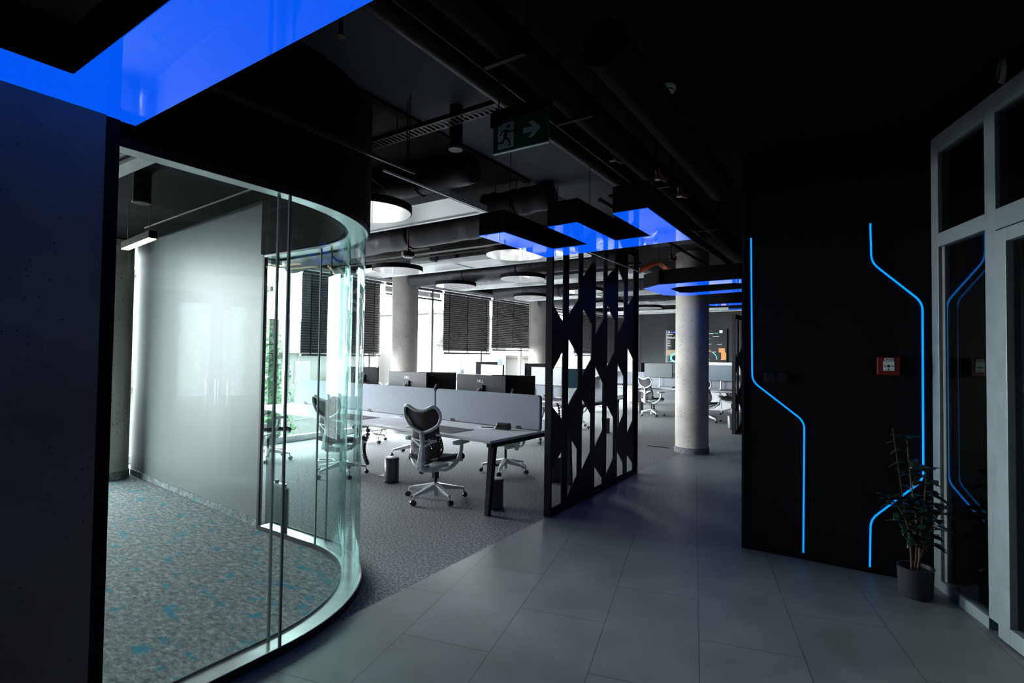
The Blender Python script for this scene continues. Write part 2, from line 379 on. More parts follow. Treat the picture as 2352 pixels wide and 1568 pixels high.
mb = MB(); mb.box(.2,.23,-5.0,11.2,3.02,3.05); struct(mb.build('trim_4', MULL, loc=(wx(8),8,0), rz=WA))
mb = MB(); mb.box(-.2,.05,-11,-7.8,0,CH); struct(mb.build('wall_daylight_block', BLACK, loc=(wx(8),8,0), rz=WA))  # unseen wall, lengthened in place of window bays to cut the daylight

# ------------------------------------------------------------------ blinds
def blind(y0, y1, zb, label, raised=False):
    ym = (y0+y1)/2; h = (y1-y0)/2-.02
    t = thing('venetian_blind', label, 'blind', (wx(ym)+.14, ym, 2.98), WA, 'black venetian blinds along the windows')
    MB().box(-.03,.03,-h,h,-.01,.04).build('headrail', BLIND, t)
    m = MB(); z = -.04; n = 0; a = math.radians(58) if not raised else 0
    step = .047 if not raised else .008
    while z > zb-2.98+.03:
        ca, sa = math.cos(a), math.sin(a); hw = .030 if not raised else .025; rows = []
        for i in range(5):
            v = -1+i/2; bow = .006*(1-v*v)
            x_, z_ = v*hw*ca-bow*sa, v*hw*sa+bow*ca
            rows.append([(x_, -h, z+z_), (x_, h, z+z_)])
        m.grid(rows); z -= step
    m.build('slats', BLIND, t, solid=.001)
    MB().box(-.028,.028,-h,h,zb-2.98-.03,zb-2.98+.005).build('bottom_rail', BLIND, t, bevel=.004)
    if not raised:
        for s in (-.8, -.05, .8):
            MB().box(.027,.029,s*h-.012,s*h+.012,zb-2.98,0).build('ladder_cord', BLACKM, t)
    return t
blind(5.6, 7.38, 1.53, 'lowered black venetian blind left of the nearest window column, seen beside the curved glass')
blind(7.45, 9.12, 2.80, 'black venetian blind pulled right up, between the nearest window column and the first full blind', True)
blind(9.17, 10.91, 1.60, 'lowered dark venetian blind, the left one of the pair over the desks')
blind(10.96, 12.86, 1.70, 'lowered dark venetian blind, the right one of the pair, ending a bit higher')
blind(12.9, 15.1, 2.84, 'black venetian blind pulled right up, just right of the second window column', True)
blind(15.2, 17.3, 1.60, 'lowered dark venetian blind seen through the cut-out screen, its nearer one')
blind(17.38, 19.05, 1.22, 'lowered dark venetian blind at the far end, hanging lowest, seen through the cut-out screen')

# ------------------------------------------------------------------ columns
def column(x, y, label, r=.263, base=CARP, top=CH):
    t = thing('concrete_column', label, 'column', (x, y, 0), 0, 'round concrete columns')
    MB().cyl((0,0,.0),(0,0,top-.002),r,48).build('shaft', CONC, t, smooth=True)
    MB().lathe([(r+.012,.0),(r+.012,.09),(r+.002,.094)], n=48).build('plinth_band', base, t, smooth=True)
    return t
column(-2.33, 8.93, 'round pitted concrete column standing on the carpet edge, in front of the wall screen')
column(-7.66, 7.62, 'round concrete column nearest by the windows, behind the middle of the front desk row')
column(-7.58, 12.75, 'round concrete column between the pair of blinds and the cut-out screen')
column(-6.33, 16.9, 'farthest round concrete column, its edge showing right of the cut-out screen')
column(-7.71, 2.61, 'concrete column inside the meeting room, at the left end of its back wall')

# ------------------------------------------------------------------ curved glass partition
gp = thing('curved_glass_partition', 'curved double glass partition of the meeting room in an aluminium track', 'glass partition', (-2.5, 2.77, 0))
def shifted(pts): return [(x+2.5, y-2.77) for x, y in pts]
def band(off0, off1, z0, z1, **k):
    a, b = shifted(corner(off0, **k)), shifted(corner(off1, **k)); m = MB(); m.prism(a+b[::-1], z0, z1); return m
band(-.005,.125,.006,.035).build('floor_track', ALU, gp)
band(-.012,-.005,.0,.045).build('track_edge', BLACKM, gp)
band(.125,.132,.006,.045).build('track_edge', BLACKM, gp)
band(-.005,.125,2.40,2.42).build('head_track', ALU, gp)
band(-.012,-.005,2.385,2.42).build('head_edge', BLACKM, gp)
def pane(off, i0, i1):
    P = shifted(corner(off)); m = MB()
    m.grid([[(x,y,.035) for x,y in P[i0:i1+1]], [(x,y,2.40) for x,y in P[i0:i1+1]]]); return m.build('glass_pane', GL, gp, smooth=2)
for off in (.008, .108):
    pane(off, 0, 1); pane(off, 1, 27); pane(off, 27, 28)
for off in (.006, .106):
    P = shifted(corner(off))
    for i in (1, 27):
        MB().box(P[i][0]-.006,P[i][0]+.006,P[i][1]-.006,P[i][1]+.006,.035,2.40).build('glass_joint', GREYP, gp)
# tinted sheets added to darken the view through the far leg
MB().grid([[(-4.41+2.5,2.713-2.77,.035),(-4.27+2.5,2.713-2.77,.035)],[(-4.41+2.5,2.713-2.77,2.4),(-4.27+2.5,2.713-2.77,2.4)]]).build('dark_sheet', GLD, gp)
MB().grid([[(-4.27+2.5,2.715-2.77,.035),(-4.06+2.5,2.715-2.77,.035)],[(-4.27+2.5,2.715-2.77,.40),(-4.06+2.5,2.715-2.77,.40)]]).build('dark_sheet', GLD, gp)
MB().box(-4.27+2.5,-4.10+2.5,2.69-2.77,2.72-2.77,.40,.43).build('patch_fitting', CHROME, gp, bevel=.004)
MB().cyl((-4.22+2.5,2.70-2.77,.43),(-4.22+2.5,2.70-2.77,.455),.018).build('fitting_knob', BLACKM, gp)
MB().box(-4.065+2.5,-4.05+2.5,2.67-2.77,2.70-2.77,.02,.40).build('pull_handle', BLACKM, gp, bevel=.005)

# ------------------------------------------------------------------ meeting room ceiling things
t = thing('ceiling_vent', 'white framed slotted vent in the meeting room ceiling, top left', 'vent', (-4.6, 1.36, 2.9))
MB().box(-1.1,1.25,.17,.28,-.03,0).box(-1.1,1.25,-.5,-.42,-.03,0).box(1.17,1.25,-.42,.17,-.03,0).build('frame', MULL, t)
MB().box(-1.1,1.17,-.42,.12,-.02,-.005).build('grille', GRILLE, t)
t = thing('ceiling_speaker', 'black cylindrical spotlight hanging from the meeting room ceiling', 'speaker', (-4.5, 1.72, 2.9))
MB().cyl((0,0,-.23),(0,0,0),.058,32).build('body', SOOT, t, smooth=True)
MB().lathe([(.058,-.236),(.062,-.232),(.062,-.222),(.058,-.218)]).build('rim', BLACKM, t)
t = thing('linear_lamp', 'lit warm white linear lamp under the meeting room ceiling', 'lamp', (-5.31, 2.01, 2.5), math.radians(-6))
MB().box(-.39,.39,-.03,.03,0,.06).build('housing', SOOT, t)
MB().box(-.38,.38,-.028,.028,-.008,0).build('diffuser', WLAMP, t)
for x in (-.3,.3): MB().cyl((x,0,.06),(x,0,.4),.003,6).build('suspension_cable', BLACKM, t)
t = MB().beam((-6.5,2.52,2.895),(-3.94,2.36,2.895),.012,.01).build('ceiling_track', GREYP); tag(t, 'thin track line across the meeting room ceiling', 'track')

# ------------------------------------------------------------------ cut-out screens
HOLES = []
for k, (top, rest) in enumerate([
    ((2.059,1.905), [[(1,1.608),(0,1.417),(0,1.058),(1,.911)], [(1,.607),(0,.432),(0,.07),(1,.07)]]),
    ((1.984,2.168), [[(0,1.748),(0,1.039),(1,1.227),(1,1.565)], [(0,.766),(0,.10),(1,.288),(1,.564)]]),
    ((2.422,2.613), [[(0,2.096),(0,1.348),(1,1.527),(1,1.923)], [(0,1.103),(0,.313),(1,.491),(1,.91)]]),
    ((1.807,2.001), [[(0,1.456),(0,.511),(1,.694),(1,1.241)], [(0,.313),(0,.07),(1,.07),(1,.128)]]),
    ((2.516,2.651), [[(0,2.182),(0,1.427),(1,1.61),(1,2.005)], [(0,.993),(0,.14),(1,.314),(1,.804)]]),
    (None, [[(0,2.677),(0,1.845),(1,2.026),(1,2.502)], [(0,1.483),(0,.64),(1,.825),(1,1.306)], [(0,.394),(0,.066),(1,.066),(1,.206)]]),
    ((2.219,2.367), [[(0,1.69),(0,.551),(1,.714),(1,1.534)], [(0,.304),(0,.06),(1,.06),(1,.15)]])]):
    y0 = .046+.332*k; y1 = y0+.21+.02*(k in (1,2,3,4))
    if top: HOLES.append([(y0,2.9),(y0,top[0]),(y1,top[1]),(y1,2.9)])
    for h in rest: HOLES.append([(y1 if a else y0, z) for a, z in h])
def screen(loc, rz, label):
    t = thing('room_divider_screen', label, 'screen', loc, rz, 'black cut-out divider screens')
    b = bmesh.new(); W = 2.33; H = 3.0; edges = []
    def loop(P):
        v = [b.verts.new((0, y, z)) for y, z in P]
        for i in range(len(v)): edges.append(b.edges.new((v[i], v[(i+1)%len(v)])))
    loop([(0,0),(W,0),(W,H),(0,H)])
    for h in HOLES: loop(h)
    bmesh.ops.triangle_fill(b, use_beauty=True, use_dissolve=False, edges=edges)
    r = bmesh.ops.extrude_face_region(b, geom=b.faces[:]); vs = [g for g in r['geom'] if isinstance(g, bmesh.types.BMVert)]
    bmesh.ops.translate(b, verts=vs, vec=(.012,0,0))
    m = MB(); m.b.free(); m.b = b; m.build('cut_out_sheet', BLACKM, t)
    MB().box(-.03,.04,-.03,.0,0,H).build('end_post', BLACKM, t)
    MB().box(-.03,.04,W,W+.03,0,H).build('end_post', BLACKM, t)
    MB().box(-.03,.04,0,W,0,.04).build('bottom_rail', BLACKM, t)
    MB().box(-.03,.04,0,W,H-.04,H).build('top_rail', BLACKM, t)
    for k in range(1, 7): MB().box(-.028,0,.046+.332*k-.045,.046+.332*k-.03,.04,H-.04).build('stiffener', BLACKM, t)
    return t
s1 = screen((-2.535, 4.49, 0), 0, 'tall black metal screen with angular cut-outs standing along the carpet edge in the middle')
s2 = dup(s1, (-2.17, 11.55, 0), math.radians(-3), 'farther black cut-out screen, a narrow strip showing between column and black wall'); s2.scale.z = .82

# ------------------------------------------------------------------ office chair
def make_chair(label, loc, rz, spin):
    t = thing('office_chair', label, 'chair', loc, rz, 'white framed office chairs')
    m = MB()
    ends = []
    for k in range(5):
        a = math.radians(spin)+2*PI*k/5; c, s = math.cos(a), math.sin(a)
        m.taper((.02*c,.02*s,.145), (.31*c,.31*s,.10), .06, .06, .03, .022)
        m.taper((.305*c,.305*s,.11), (.315*c,.315*s,.055), .024, .02, .014, .012); ends.append((.325*c,.325*s,a))
    m.cyl((0,0,.11),(0,0,.18),.035,20); m.build('star_base', WHITEP, t, bevel=.004)
    for x, y, a in ends:
        q = MB(); px, py = -math.sin(a), math.cos(a)
        for s_ in (-1,1): q.cyl((x+px*.006*s_,y+py*.006*s_,.031),(x+px*.027*s_,y+py*.027*s_,.031),.030,16,.024)
        q.cyl((x+px*-.01,y+py*-.01,.036),(x+px*.01,y+py*.01,.036),.022,12)
        q.build('caster', RUBB, t, smooth=True)
    MB().cyl((0,0,.04),(0,0,.13),.024,18).build('column_sleeve', WHITEP, t, smooth=True)
    MB().cyl((0,0,.16),(0,0,.34),.017,16).build('gas_lift', BLACKM, t, smooth=True)
    # mechanism under the seat
    m = MB(); m.prism([(-.06,-.16),(.06,-.16),(.10,-.02),(.09,.12),(-.09,.12),(-.10,-.02)], .315, .375)
    m.tube(smoothpath([(0,-.14,.36),(0,-.22,.36),(0,-.26,.40)]), .035, 10)
    m.build('tilt_mechanism', WHITEP, t, bevel=.012)
    m = MB(); m.cyl((-.10,.03,.345),(-.21,.03,.345),.008,10); m.cyl((-.21,.03,.345),(-.235,.03,.345),.032,20); m.build('tension_knob', WHITEP, t, smooth=True)
    # seat shell: dished, rounded front
    def seatz(u, v): return .445+.012*abs(u)**2*2.5-.03*max(0,v-.65)**2*12+.02*max(0,-v-.5)
    rows = []; 
    for i in range(13):
        v = -1+2*i/12; wd = .235*(1-.10*abs(v)**4)*(1-.04*(v<0))
        rows.append([(wd*(-1+2*j/10), .02+.225*v, seatz(-1+2*j/10, v)) for j in range(11)])
    MB().grid(rows).build('seat', DARKF, t, smooth=2, solid=.035, bevel=.0)
    m = MB()
    rows = [[(x*.9, y, z-.035) for x, y, z in r] for r in rows[3:]]
    m.grid(rows).build('seat_pan', WHITEP, t, smooth=2, solid=.016)
    # back: width and side profile by height
    def prof(z):
        P = [(.40,-.215),(.48,-.205),(.56,-.19),(.66,-.205),(.78,-.235),(.9,-.262),(1.03,-.30)]
        for (a, ya), (b_, yb) in zip(P, P[1:]):
            if z <= b_: k = (z-a)/(b_-a); return ya+(yb-ya)*k
        return P[-1][1]
    def wid(z):
        P = [(.40,.10),(.44,.165),(.50,.20),(.56,.212),(.64,.20),(.74,.175),(.82,.185),(.90,.212),(.97,.225),(1.0,.222),(1.03,.19)]
        for (a, ya), (b_, yb) in zip(P, P[1:]):
            if z <= b_: k = (z-a)/(b_-a); return ya+(yb-ya)*k
        return P[-1][1]
    rows = []
    for i in range(25):
        k = i/24; r = []
        for j in range(13):
            u = -1+2*j/12; zt = .985+.035*math.cos((abs(u)-.72)*PI/.9) ; z0 = .405+.05*u*u
            z = z0+(zt-z0)*k; r.append((u*wid(min(1.03,.405+.60*k)), prof(z)+.035*u*u, z))
        rows.append(r)
    MB().grid(rows).build('backrest_mesh', BMESH, t, smooth=2, solid=.008)
    # white loop of the frame: heart shaped, closing into a V and the spine
    loop = [(0,.975),(.07,.985),(.15,1.02),(.20,1.01),(.228,.95),(.218,.88),(.175,.82),(.10,.775),(.03,.75),(0,.742),(-.03,.75),(-.10,.775),(-.175,.82),(-.218,.88),(-.228,.95),(-.20,1.01),(-.15,1.02),(-.07,.985)]
    P = smoothpath([(x, prof(z)-.018+.035*(x/.22)**2, z) for x, z in loop+[loop[0]]], 3)[:-1]
    m = MB(); m.tube(P, .017, 8, closed=True)
    m.build('back_loop', WHITEP, t, smooth=True)
    m = MB()
    ys = [(.76,.022),(.70,.024),(.62,.028),(.54,.034),(.46,.042),(.40,.048),(.365,.05)]
    V = []
    for z, h in ys:
        y = prof(max(z,.4))-.03-.02*(z<.6)
        V.append([(-h,y+.01,z),(h,y+.01,z),(h*.7,y-.028,z),(-h*.7,y-.028,z)])
    for A, B in zip(V, V[1:]): m.hexa(A+B)
    m.build('back_spine', WHITEP, t, bevel=.006)
    for s_ in (-1,1):
        y = prof(.6)
        MB().tube([(s_*.02,y-.045,.60),(s_*.12,y-.03,.655),(s_*.155,y-.012,.665)],[.014,.012,.016],8).tube([(s_*.02,y-.045,.655),(s_*.13,y-.03,.668)],.008,8).build('lumbar_arm', WHITEP, t, smooth=True)
        # armrest: stalk sweeping out and up, pad
        m = MB(); m.tube(smoothpath([(s_*.07,-.06,.345),(s_*.20,-.08,.36),(s_*.285,-.04,.43),(s_*.315,.0,.53),(s_*.31,.02,.625)],5), .022, 10)
        a = m.build('arm_stalk', WHITEP, t, smooth=True)
        m = MB(); m.prism([(s_*.26,-.08),(s_*.285,-.105),(s_*.34,-.105),(s_*.365,-.07),(s_*.355,.12),(s_*.325,.15),(s_*.285,.14),(s_*.26,.08)][::s_], .622, .655)
        m.build('arm_pad', WHITEP, t, bevel=.012)
    return t
c0 = make_chair('white framed mesh office chair at the front desk row, nearest and fully in view', (-3.82, 4.30, 0), math.radians(6), -98)
def chair(x, y, rz, label): return dup(c0, (x, y, 0), math.radians(rz), label, 'white framed office chairs')
chair(-3.97, 5.86, 172, 'office chair tucked under the far side of the front desk, above the end bin')
chair(-5.55, 4.43, 6, 'office chair at the second place of the front row, half behind the curved glass')
chair(-7.15, 4.42, -10, 'leftmost office chair, seen through the glass beside the meeting room wall')
chair(-5.75, 5.95, 190, 'office chair across the front desk row, showing behind the back of the nearest chair')
chair(-7.25, 6.35, 165, 'office chair across the front row nearest the windows, its base showing under the desk')
chair(-5.0, 8.0, 20, 'office chair at the second desk row, just left of the cut-out screen post')
chair(-4.62, 13.70, -24, 'office chair facing the far desks, between the cut-out screen and the concrete column')
chair(-3.12, 13.36, -14, 'office chair half hidden behind the right side of the pitted concrete column')
chair(-2.95, 15.42, 175, 'office chair across the far desk row, beside the farther cut-out screen')
chair(-5.2, 10.35, 170, 'office chair behind the second desk row, seen through the cut-out screen')
chair(-6.3, 13.75, 15, 'office chair at the far desk row, seen low through the cut-out screen')

# ------------------------------------------------------------------ desks
def bench(loc, n, rz, label, D=1.76):
    t = thing('desk_bench', label, 'desk', loc, rz, 'white desk benches')
    for k in range(n):
        for s_ in (0,1):
            y0 = .0 if s_ == 0 else D/2+.03; y1 = D/2-.03 if s_ == 0 else D
            MB().box(-1.6*(k+1)+.004,-1.6*k-.004,y0,y1,.715,.74).build('desktop', LAMI, t, bevel=.002)
    for k in range(n+1):
        x = -.10 if k == 0 else (-1.6*n+.10 if k == n else -1.6*k)
        if k in (0, n):
            MB().box(x-.03,x+.03,.10,D-.10,.655,.712).build('end_beam', BLACKM, t)
            for y, yb in ((.16,.09),(D-.16,D-.09)):
                MB().taper((x,y,.66),(x,yb,0),.065,.06,.045,.05).build('leg', BLACKM, t)
        else:
            MB().box(x-.03,x+.03,D/2-.28,D/2+.28,.655,.712).build('cross_beam', BLACKM, t)
            MB().box(x-.03,x+.03,D/2-.03,D/2+.03,0,.66).build('centre_leg', BLACKM, t)
    MB().box(-1.6*n+.10,-.10,D/2-.20,D/2-.16,.66,.712).build('long_rail', BLACKM, t)
    MB().box(-1.6*n+.10,-.10,D/2+.16,D/2+.20,.66,.712).build('long_rail', BLACKM, t)
    return t
def divider(bl, brz, k, label, D=1.76):
    x = -1.6*k-.8; c, s_ = math.cos(brz), math.sin(brz); y = D/2
    t = thing('desk_divider', label, 'divider', (bl[0]+x*c-y*s_, bl[1]+x*s_+y*c, .745), brz, 'grey felt desk dividers')
    b = bmesh.new(); P = []
    for cx, cz, a0 in ((.75,.34,0),(-.75,.34,90),(-.77,.02,180),(.77,.02,270)):
        rr = .04 if cz > .1 else .02
        for i in range(6): a = math.radians(a0+18*i); P.append((cx+rr*math.cos(a), cz+rr*math.sin(a)))
    lo = [b.verts.new((x_,-.022,z_)) for x_, z_ in P]; hi = [b.verts.new((x_,.022,z_)) for x_, z_ in P]
    b.faces.new(lo); b.faces.new(hi[::-1])
    for i in range(len(P)): b.faces.new((lo[i], hi[i], hi[(i+1)%len(P)], lo[(i+1)%len(P)]))
    m = MB(); m.b.free(); m.b = b; m.build('felt_panel', FELT, t, bevel=.008)
    for xx in (-.5,.5): MB().box(xx-.03,xx+.03,-.026,.026,-.006,.03).build('clamp', BLACKM, t)
    return t
def onb(bl, rz, x, y, z=.74):
    c, s_ = math.cos(rz), math.sin(rz); return (bl[0]+x*c-y*s_, bl[1]+x*s_+y*c, z)
B1, R1 = (-2.93, 4.07, 0), math.radians(-3.2)
B2, R2 = (-4.0, 8.22, 0), math.radians(-3)
B3, R3 = (-2.25, 13.55, 0), math.radians(-4)
bench(B1, 3, R1, 'nearest white desk bench with dark legs, between the curved glass and the cut-out screen')
bench(B2, 2, R2, 'white desk bench of the second row, its end seen through the cut-out screen')
bench(B3, 3, R3, 'farthest white desk bench, behind the pitted concrete column')
divider(B1, R1, 0, 'grey felt desk divider at the right end of the front desk row, fully in view')
divider(B1, R1, 1, 'grey felt desk divider of the front row, ending behind the nearest chair back')
divider(B1, R1, 2, 'grey felt desk divider of the front row nearest the windows, seen through glass')
divider(B2, R2, 0, 'grey felt desk divider on the second row, just behind the left post of the screen')
divider(B2, R2, 1, 'grey felt desk divider on the second row, its left one towards the windows')
divider(B3, R3, 0, 'grey felt desk divider on the far row, right of the pitted column')
divider(B3, R3, 1, 'grey felt desk divider on the far row, left of the pitted column')
divider(B3, R3, 2, 'grey felt desk divider on the far row, leftmost, seen through the screen')

# ------------------------------------------------------------------ monitors
def make_monitor(label, loc, rz, wd=.80, ht=.36, cz=.50, screen_mat=None, logo=None, arm=True, grp='computer monitors'):
    # origin on the desk, screen faces -Y
    t = thing('computer_monitor', label, 'monitor', loc, rz, grp)
    MB().box(-wd/2,wd/2,-.012,.022,cz-ht/2,cz+ht/2).build('casing', MONB, t, bevel=.006)
    MB().box(-wd/2+.008,wd/2-.008,-.0145,-.0125,cz-ht/2+.012,cz+ht/2-.008).build('screen', screen_mat or MONS, t)
    MB().box(-.055,.055,.022,.045,cz-.055,cz+.055).build('mount_plate', MONB, t, bevel=.004)
    MB().cyl((0,.14,0),(0,.14,cz-.06),.018,14).cyl((0,.14,0),(0,.14,.012),.055,20).build('stand_post', ALU, t, smooth=True)
    MB().tube([(0,.14,cz-.09),(0,.09,cz-.04),(0,.04,cz)],[.02,.018,.02],10).build('arm', ALU, t, smooth=True)
    if logo:
        text(logo, .05, WHITEM, t, Matrix.Translation((0,.024,cz+.10)) @ RZ180 @ RX90, 'logo')
    return t
DELL = 'DELL'

MATTE = mat('matte_screen', (.10,.115,.12), .33, spec=.6, var=(1.5,.1))
MATTEB = mat('matte_blue_screen', (.035,.075,.11), .3, spec=.6, var=(2,.3))
def mon(B, R, x, y, face, label, **k):
    return make_monitor(label, onb(B, R, x, y), R+math.radians(face), **k)
mon(B1,R1,-1.215,1.30,180,'black monitor seen from behind with white lettering, above the right front divider', logo='DELL', cz=.38, wd=.82)
mon(B1,R1,-.82,1.46,203,'plain black monitor turned sideways at the right end of the front desk row', cz=.385, wd=.56)
mon(B1,R1,-2.60,1.30,180,'black monitor seen from behind with white lettering, above the left front divider', logo='DELL', cz=.38, wd=.80)
mon(B1,R1,-2.17,1.46,203,'plain black monitor turned sideways, between the two lettered monitors', cz=.385, wd=.56)
mon(B1,R1,-3.85,1.46,203,'plain black monitor just right of the curved glass, in front of the brown-lit blind', cz=.42, wd=.56)
mon(B2,R2,-3.1,1.2,205,'black monitor back rising behind the left part of the lettered one, second row', cz=.48, wd=.5)
mon(B2,R2,-2.45,.58,-14,'pale monitor facing the room on the second row, under the pair of blinds', cz=.44, wd=.76, screen_mat=MATTE)
mon(B2,R2,-1.75,1.25,200,'black monitor back on the second row, right of the pale screen', cz=.47, wd=.56)
mon(B2,R2,-1.05,.58,-4,'grey-green monitor facing the room on the second row, half behind the screen post', cz=.42, wd=.84, screen_mat=MATTE)
mon(B2,R2,-.42,.60,35,'dark monitor at the end of the second row, seen through the cut-out screen', cz=.40, wd=.6, screen_mat=MATTEB)
mon(B3,R3,-2.45,.62,4,'grey monitor facing the room on the far row, left of the pitted column', cz=.45, wd=.78, ht=.40, screen_mat=MATTE)
mon(B3,R3,-3.0,1.3,215,'black monitor back on the far row, behind the edge of the cut-out screen', cz=.47, wd=.5)
mon(B3,R3,-.82,.62,-3,'bluish monitor facing the room on the far row, right of the pitted column', cz=.42, wd=.78, ht=.40, screen_mat=MATTEB)
mon(B3,R3,-1.6,.62,3,'monitor on the far row hidden mostly behind the pitted column', cz=.43, wd=.6, ht=.38)
mon(B3,R3,-4.1,.62,6,'monitor of the far row glimpsed between bars of the cut-out screen', cz=.43, wd=.6, ht=.38, screen_mat=MATTE)

# things on the desks
def flat(B, R, x, y, w_, d_, m, label, cat, rz=0, h=.004, grp=None, z=.7405, name='desk_pad'):
    o = MB().box(-w_/2,w_/2,-d_/2,d_/2,0,h).build(name, m, loc=onb(B,R,x,y,z), rz=R+math.radians(rz)); return tag(o, label, cat, grp)
flat(B1,R1,-.95,.28,.68,.36,PAD,'dark mauve desk pad beside the nearest chair','desk pad',grp='desk pads')
flat(B1,R1,-2.55,.30,.68,.36,PAD,'dark mauve desk pad just right of the curved glass','desk pad',grp='desk pads')
flat(B1,R1,-.62,.66,.24,.17,PAPER,'white paper in front of the right divider','paper',8,.002,name='paper_sheet')
flat(B1,R1,-2.05,.66,.22,.16,PAPER,'white paper with blue pens in front of the left divider','paper',12,.002,name='paper_sheet')
for k,(x,y,a) in enumerate(((-2.0,.70,20),(-1.97,.66,-10))):
    p = onb(B1,R1,x,y,.7475); tag(MB().cyl((-.06,0,0),(.06,0,0),.005,8).build('pen', BLUEP, loc=p, rz=math.radians(a)), ['blue pen lying on the white paper, the rear one','blue pen lying on the white paper, the front one'][k], 'pen', 'blue pens')
p = onb(B1,R1,-.60,.68,.7475); tag(MB().cyl((-.07,0,0),(.07,0,0),.006,8).build('pen', RUBB, loc=p, rz=math.radians(20)), 'black pen on the paper by the phone holder', 'pen')
t = thing('phone_holder', 'black angular desk organiser at the right end of the front desk', 'organiser', onb(B1,R1,-.40,.70), R1+math.radians(10))
MB().hexa([(-.085,-.04,0),(.085,-.04,0),(.085,.05,0),(-.085,.05,0),(-.06,-.02,.07),(.07,-.03,.07),(.08,.05,.07),(-.075,.05,.07)]).build('body', RUBB, t, bevel=.008)
MB().box(-.05,.03,-.036,-.028,.03,.05).build('slot', MONB, t)
for x,y,B,R,l in ((-2.9,.25,B2,R2,'light pad on the second desk row left of the screen post'),(-.9,.28,B2,R2,'light desk pad on the second row seen through the cut-out screen')):
    flat(B,R,x,y,.6,.34,PAD,l,'desk pad',grp='desk pads')
t = tag(MB().box(-.2,.2,-.09,.09,0,.012).build('keyboard', RUBB, loc=onb(B2,R2,-.9,.52,.7405), rz=R2, bevel=.003), 'black keyboard on the second desk row', 'keyboard')
flat(B3,R3,-.55,.45,.42,.14,RUBB,'dark keyboard on the far desk right of the pitted column','keyboard',6,.014,name='keyboard')
tag(MB().box(-.1,.1,-.04,.04,0,.05).build('desk_box', RUBB, loc=onb(B3,R3,-3.55,.5,.7405), rz=R3, bevel=.006), 'small black box on the far desk, seen through the cut-out screen', 'box')
tag(MB().ball((0,0,.018),.05,1,.6,.36).build('computer_mouse', RUBB, loc=onb(B3,R3,-1.95,.42,.7405)), 'black mouse on the far desk left of the pitted column', 'mouse')

# pedal bins
def make_bin(label, loc, rz):
    t = thing('pedal_bin', label, 'bin', loc, rz, 'dark grey pedal bins')
    MB().lathe([(.082,.012),(.088,.018),(.088,.268),(.085,.272)], n=32).build('body', BINM, t, smooth=True)
    MB().lathe([(.09,.272),(.09,.287),(.083,.297),(.0,.302)], n=32).build('lid', BINM, t, smooth=True)
    MB().lathe([(.09,.0),(.09,.014),(.086,.016)], n=32).build('base_ring', RUBB, t, smooth=True)
    MB().box(-.03,.03,-.125,-.08,.006,.016).build('pedal', RUBB, t, bevel=.003)
    MB().box(-.012,.012,.086,.10,.20,.285).build('hinge', RUBB, t)
    return t
bn = make_bin('dark grey pedal bin standing by itself left of the nearest chair', (-4.77,4.57,0), math.radians(30))
dup(bn, (-3.12,4.42,0), math.radians(40), 'dark grey pedal bin behind the leg at the right end of the front desk')
dup(bn, (-3.19,5.80,0), math.radians(10), 'dark grey pedal bin seen behind the near post of the cut-out screen')
dup(bn, (-4.35,10.05,0), math.radians(0), 'dark pedal bin seen through the middle of the cut-out screen')
dup(bn, (-2.35,12.3,0), 0, 'pedal bin behind the farther cut-out screen')
dup(bn, (-5.15,14.3,0), 0, 'pedal bin under the far desk beside the cut-out screen edge')
# cable runs under the desks
def cable_chain(loc, pts, label):
    t = thing('cable_spiral', label, 'cable spine', loc)
    P = smoothpath(pts, 4); m = MB()
    for i in range(len(P)-1):
        m.tube([P[i], P[i]+(P[i+1]-P[i])*.75], [.032,.024], 8)
    m.build('vertebrae', RUBB, t, smooth=True); MB().tube(P, .012, 6).build('cable', MONB, t); return t
cable_chain((-5.75,5.0,0), [(0,0,.70),(.03,.02,.45),(.0,-.02,.30),(.08,-.08,.17),(.18,-.1,.05)], 'black cable spine under the desk, right of the curved glass')
cable_chain((-4.68,5.02,0), [(0,0,.70),(0,.02,.45),(.01,0,.25),(.02,-.03,.10),(.03,-.06,.04)], 'black cable spine behind the spine of the nearest chair')
cable_chain((-5.0,9.1,0), [(0,0,.70),(.08,0,.55),(.10,0,.35),(.2,0,.1),(.25,0,.04)], 'black cable spine of the second desk row, left of the screen post')
cable_chain((-4.9,14.4,0), [(0,0,.70),(.04,0,.55),(.10,0,.35),(.12,0,.1),(.2,0,.04)], 'black cable spine of the far row beside the chair')
t = MB().tube(smoothpath([(-4.95,4.35,.70),(-4.98,4.38,.62),(-4.85,4.4,.55),(-4.72,4.42,.60),(-4.76,4.42,.66),(-4.80,4.4,.60),(-4.74,4.4,.70)],5),.003,6).build('loose_cable', RUBB); tag(t, 'thin black cable looping under the front desk edge', 'cable')
t = MB().tube(smoothpath([(-6.6,4.9,.006),(-6.45,5.0,.006),(-6.3,4.9,.006),(-6.5,4.8,.006),(-6.6,4.95,.006),(-6.2,5.05,.006),(-6.0,4.9,.006)],6),.006,6).build('floor_cable', WHITEP); tag(t, 'white cable coiled on the carpet, seen through the glass', 'cable')
t = MB().tube(smoothpath([(-2.72,9.0,.008),(-2.86,8.96,.02),(-2.98,8.98,.012),(-3.12,9.05,.004)],6),.008,6).build('floor_cable', RUBB); tag(t, 'short black cable end on the carpet left of the pitted column', 'cable')
t = MB().box(-.09,.09,-.06,.06,0,.004).build('floor_socket', GREYP, loc=(-5.05,4.75,0), rz=.3); tag(t, 'flat floor socket lid left of the lone bin', 'socket')

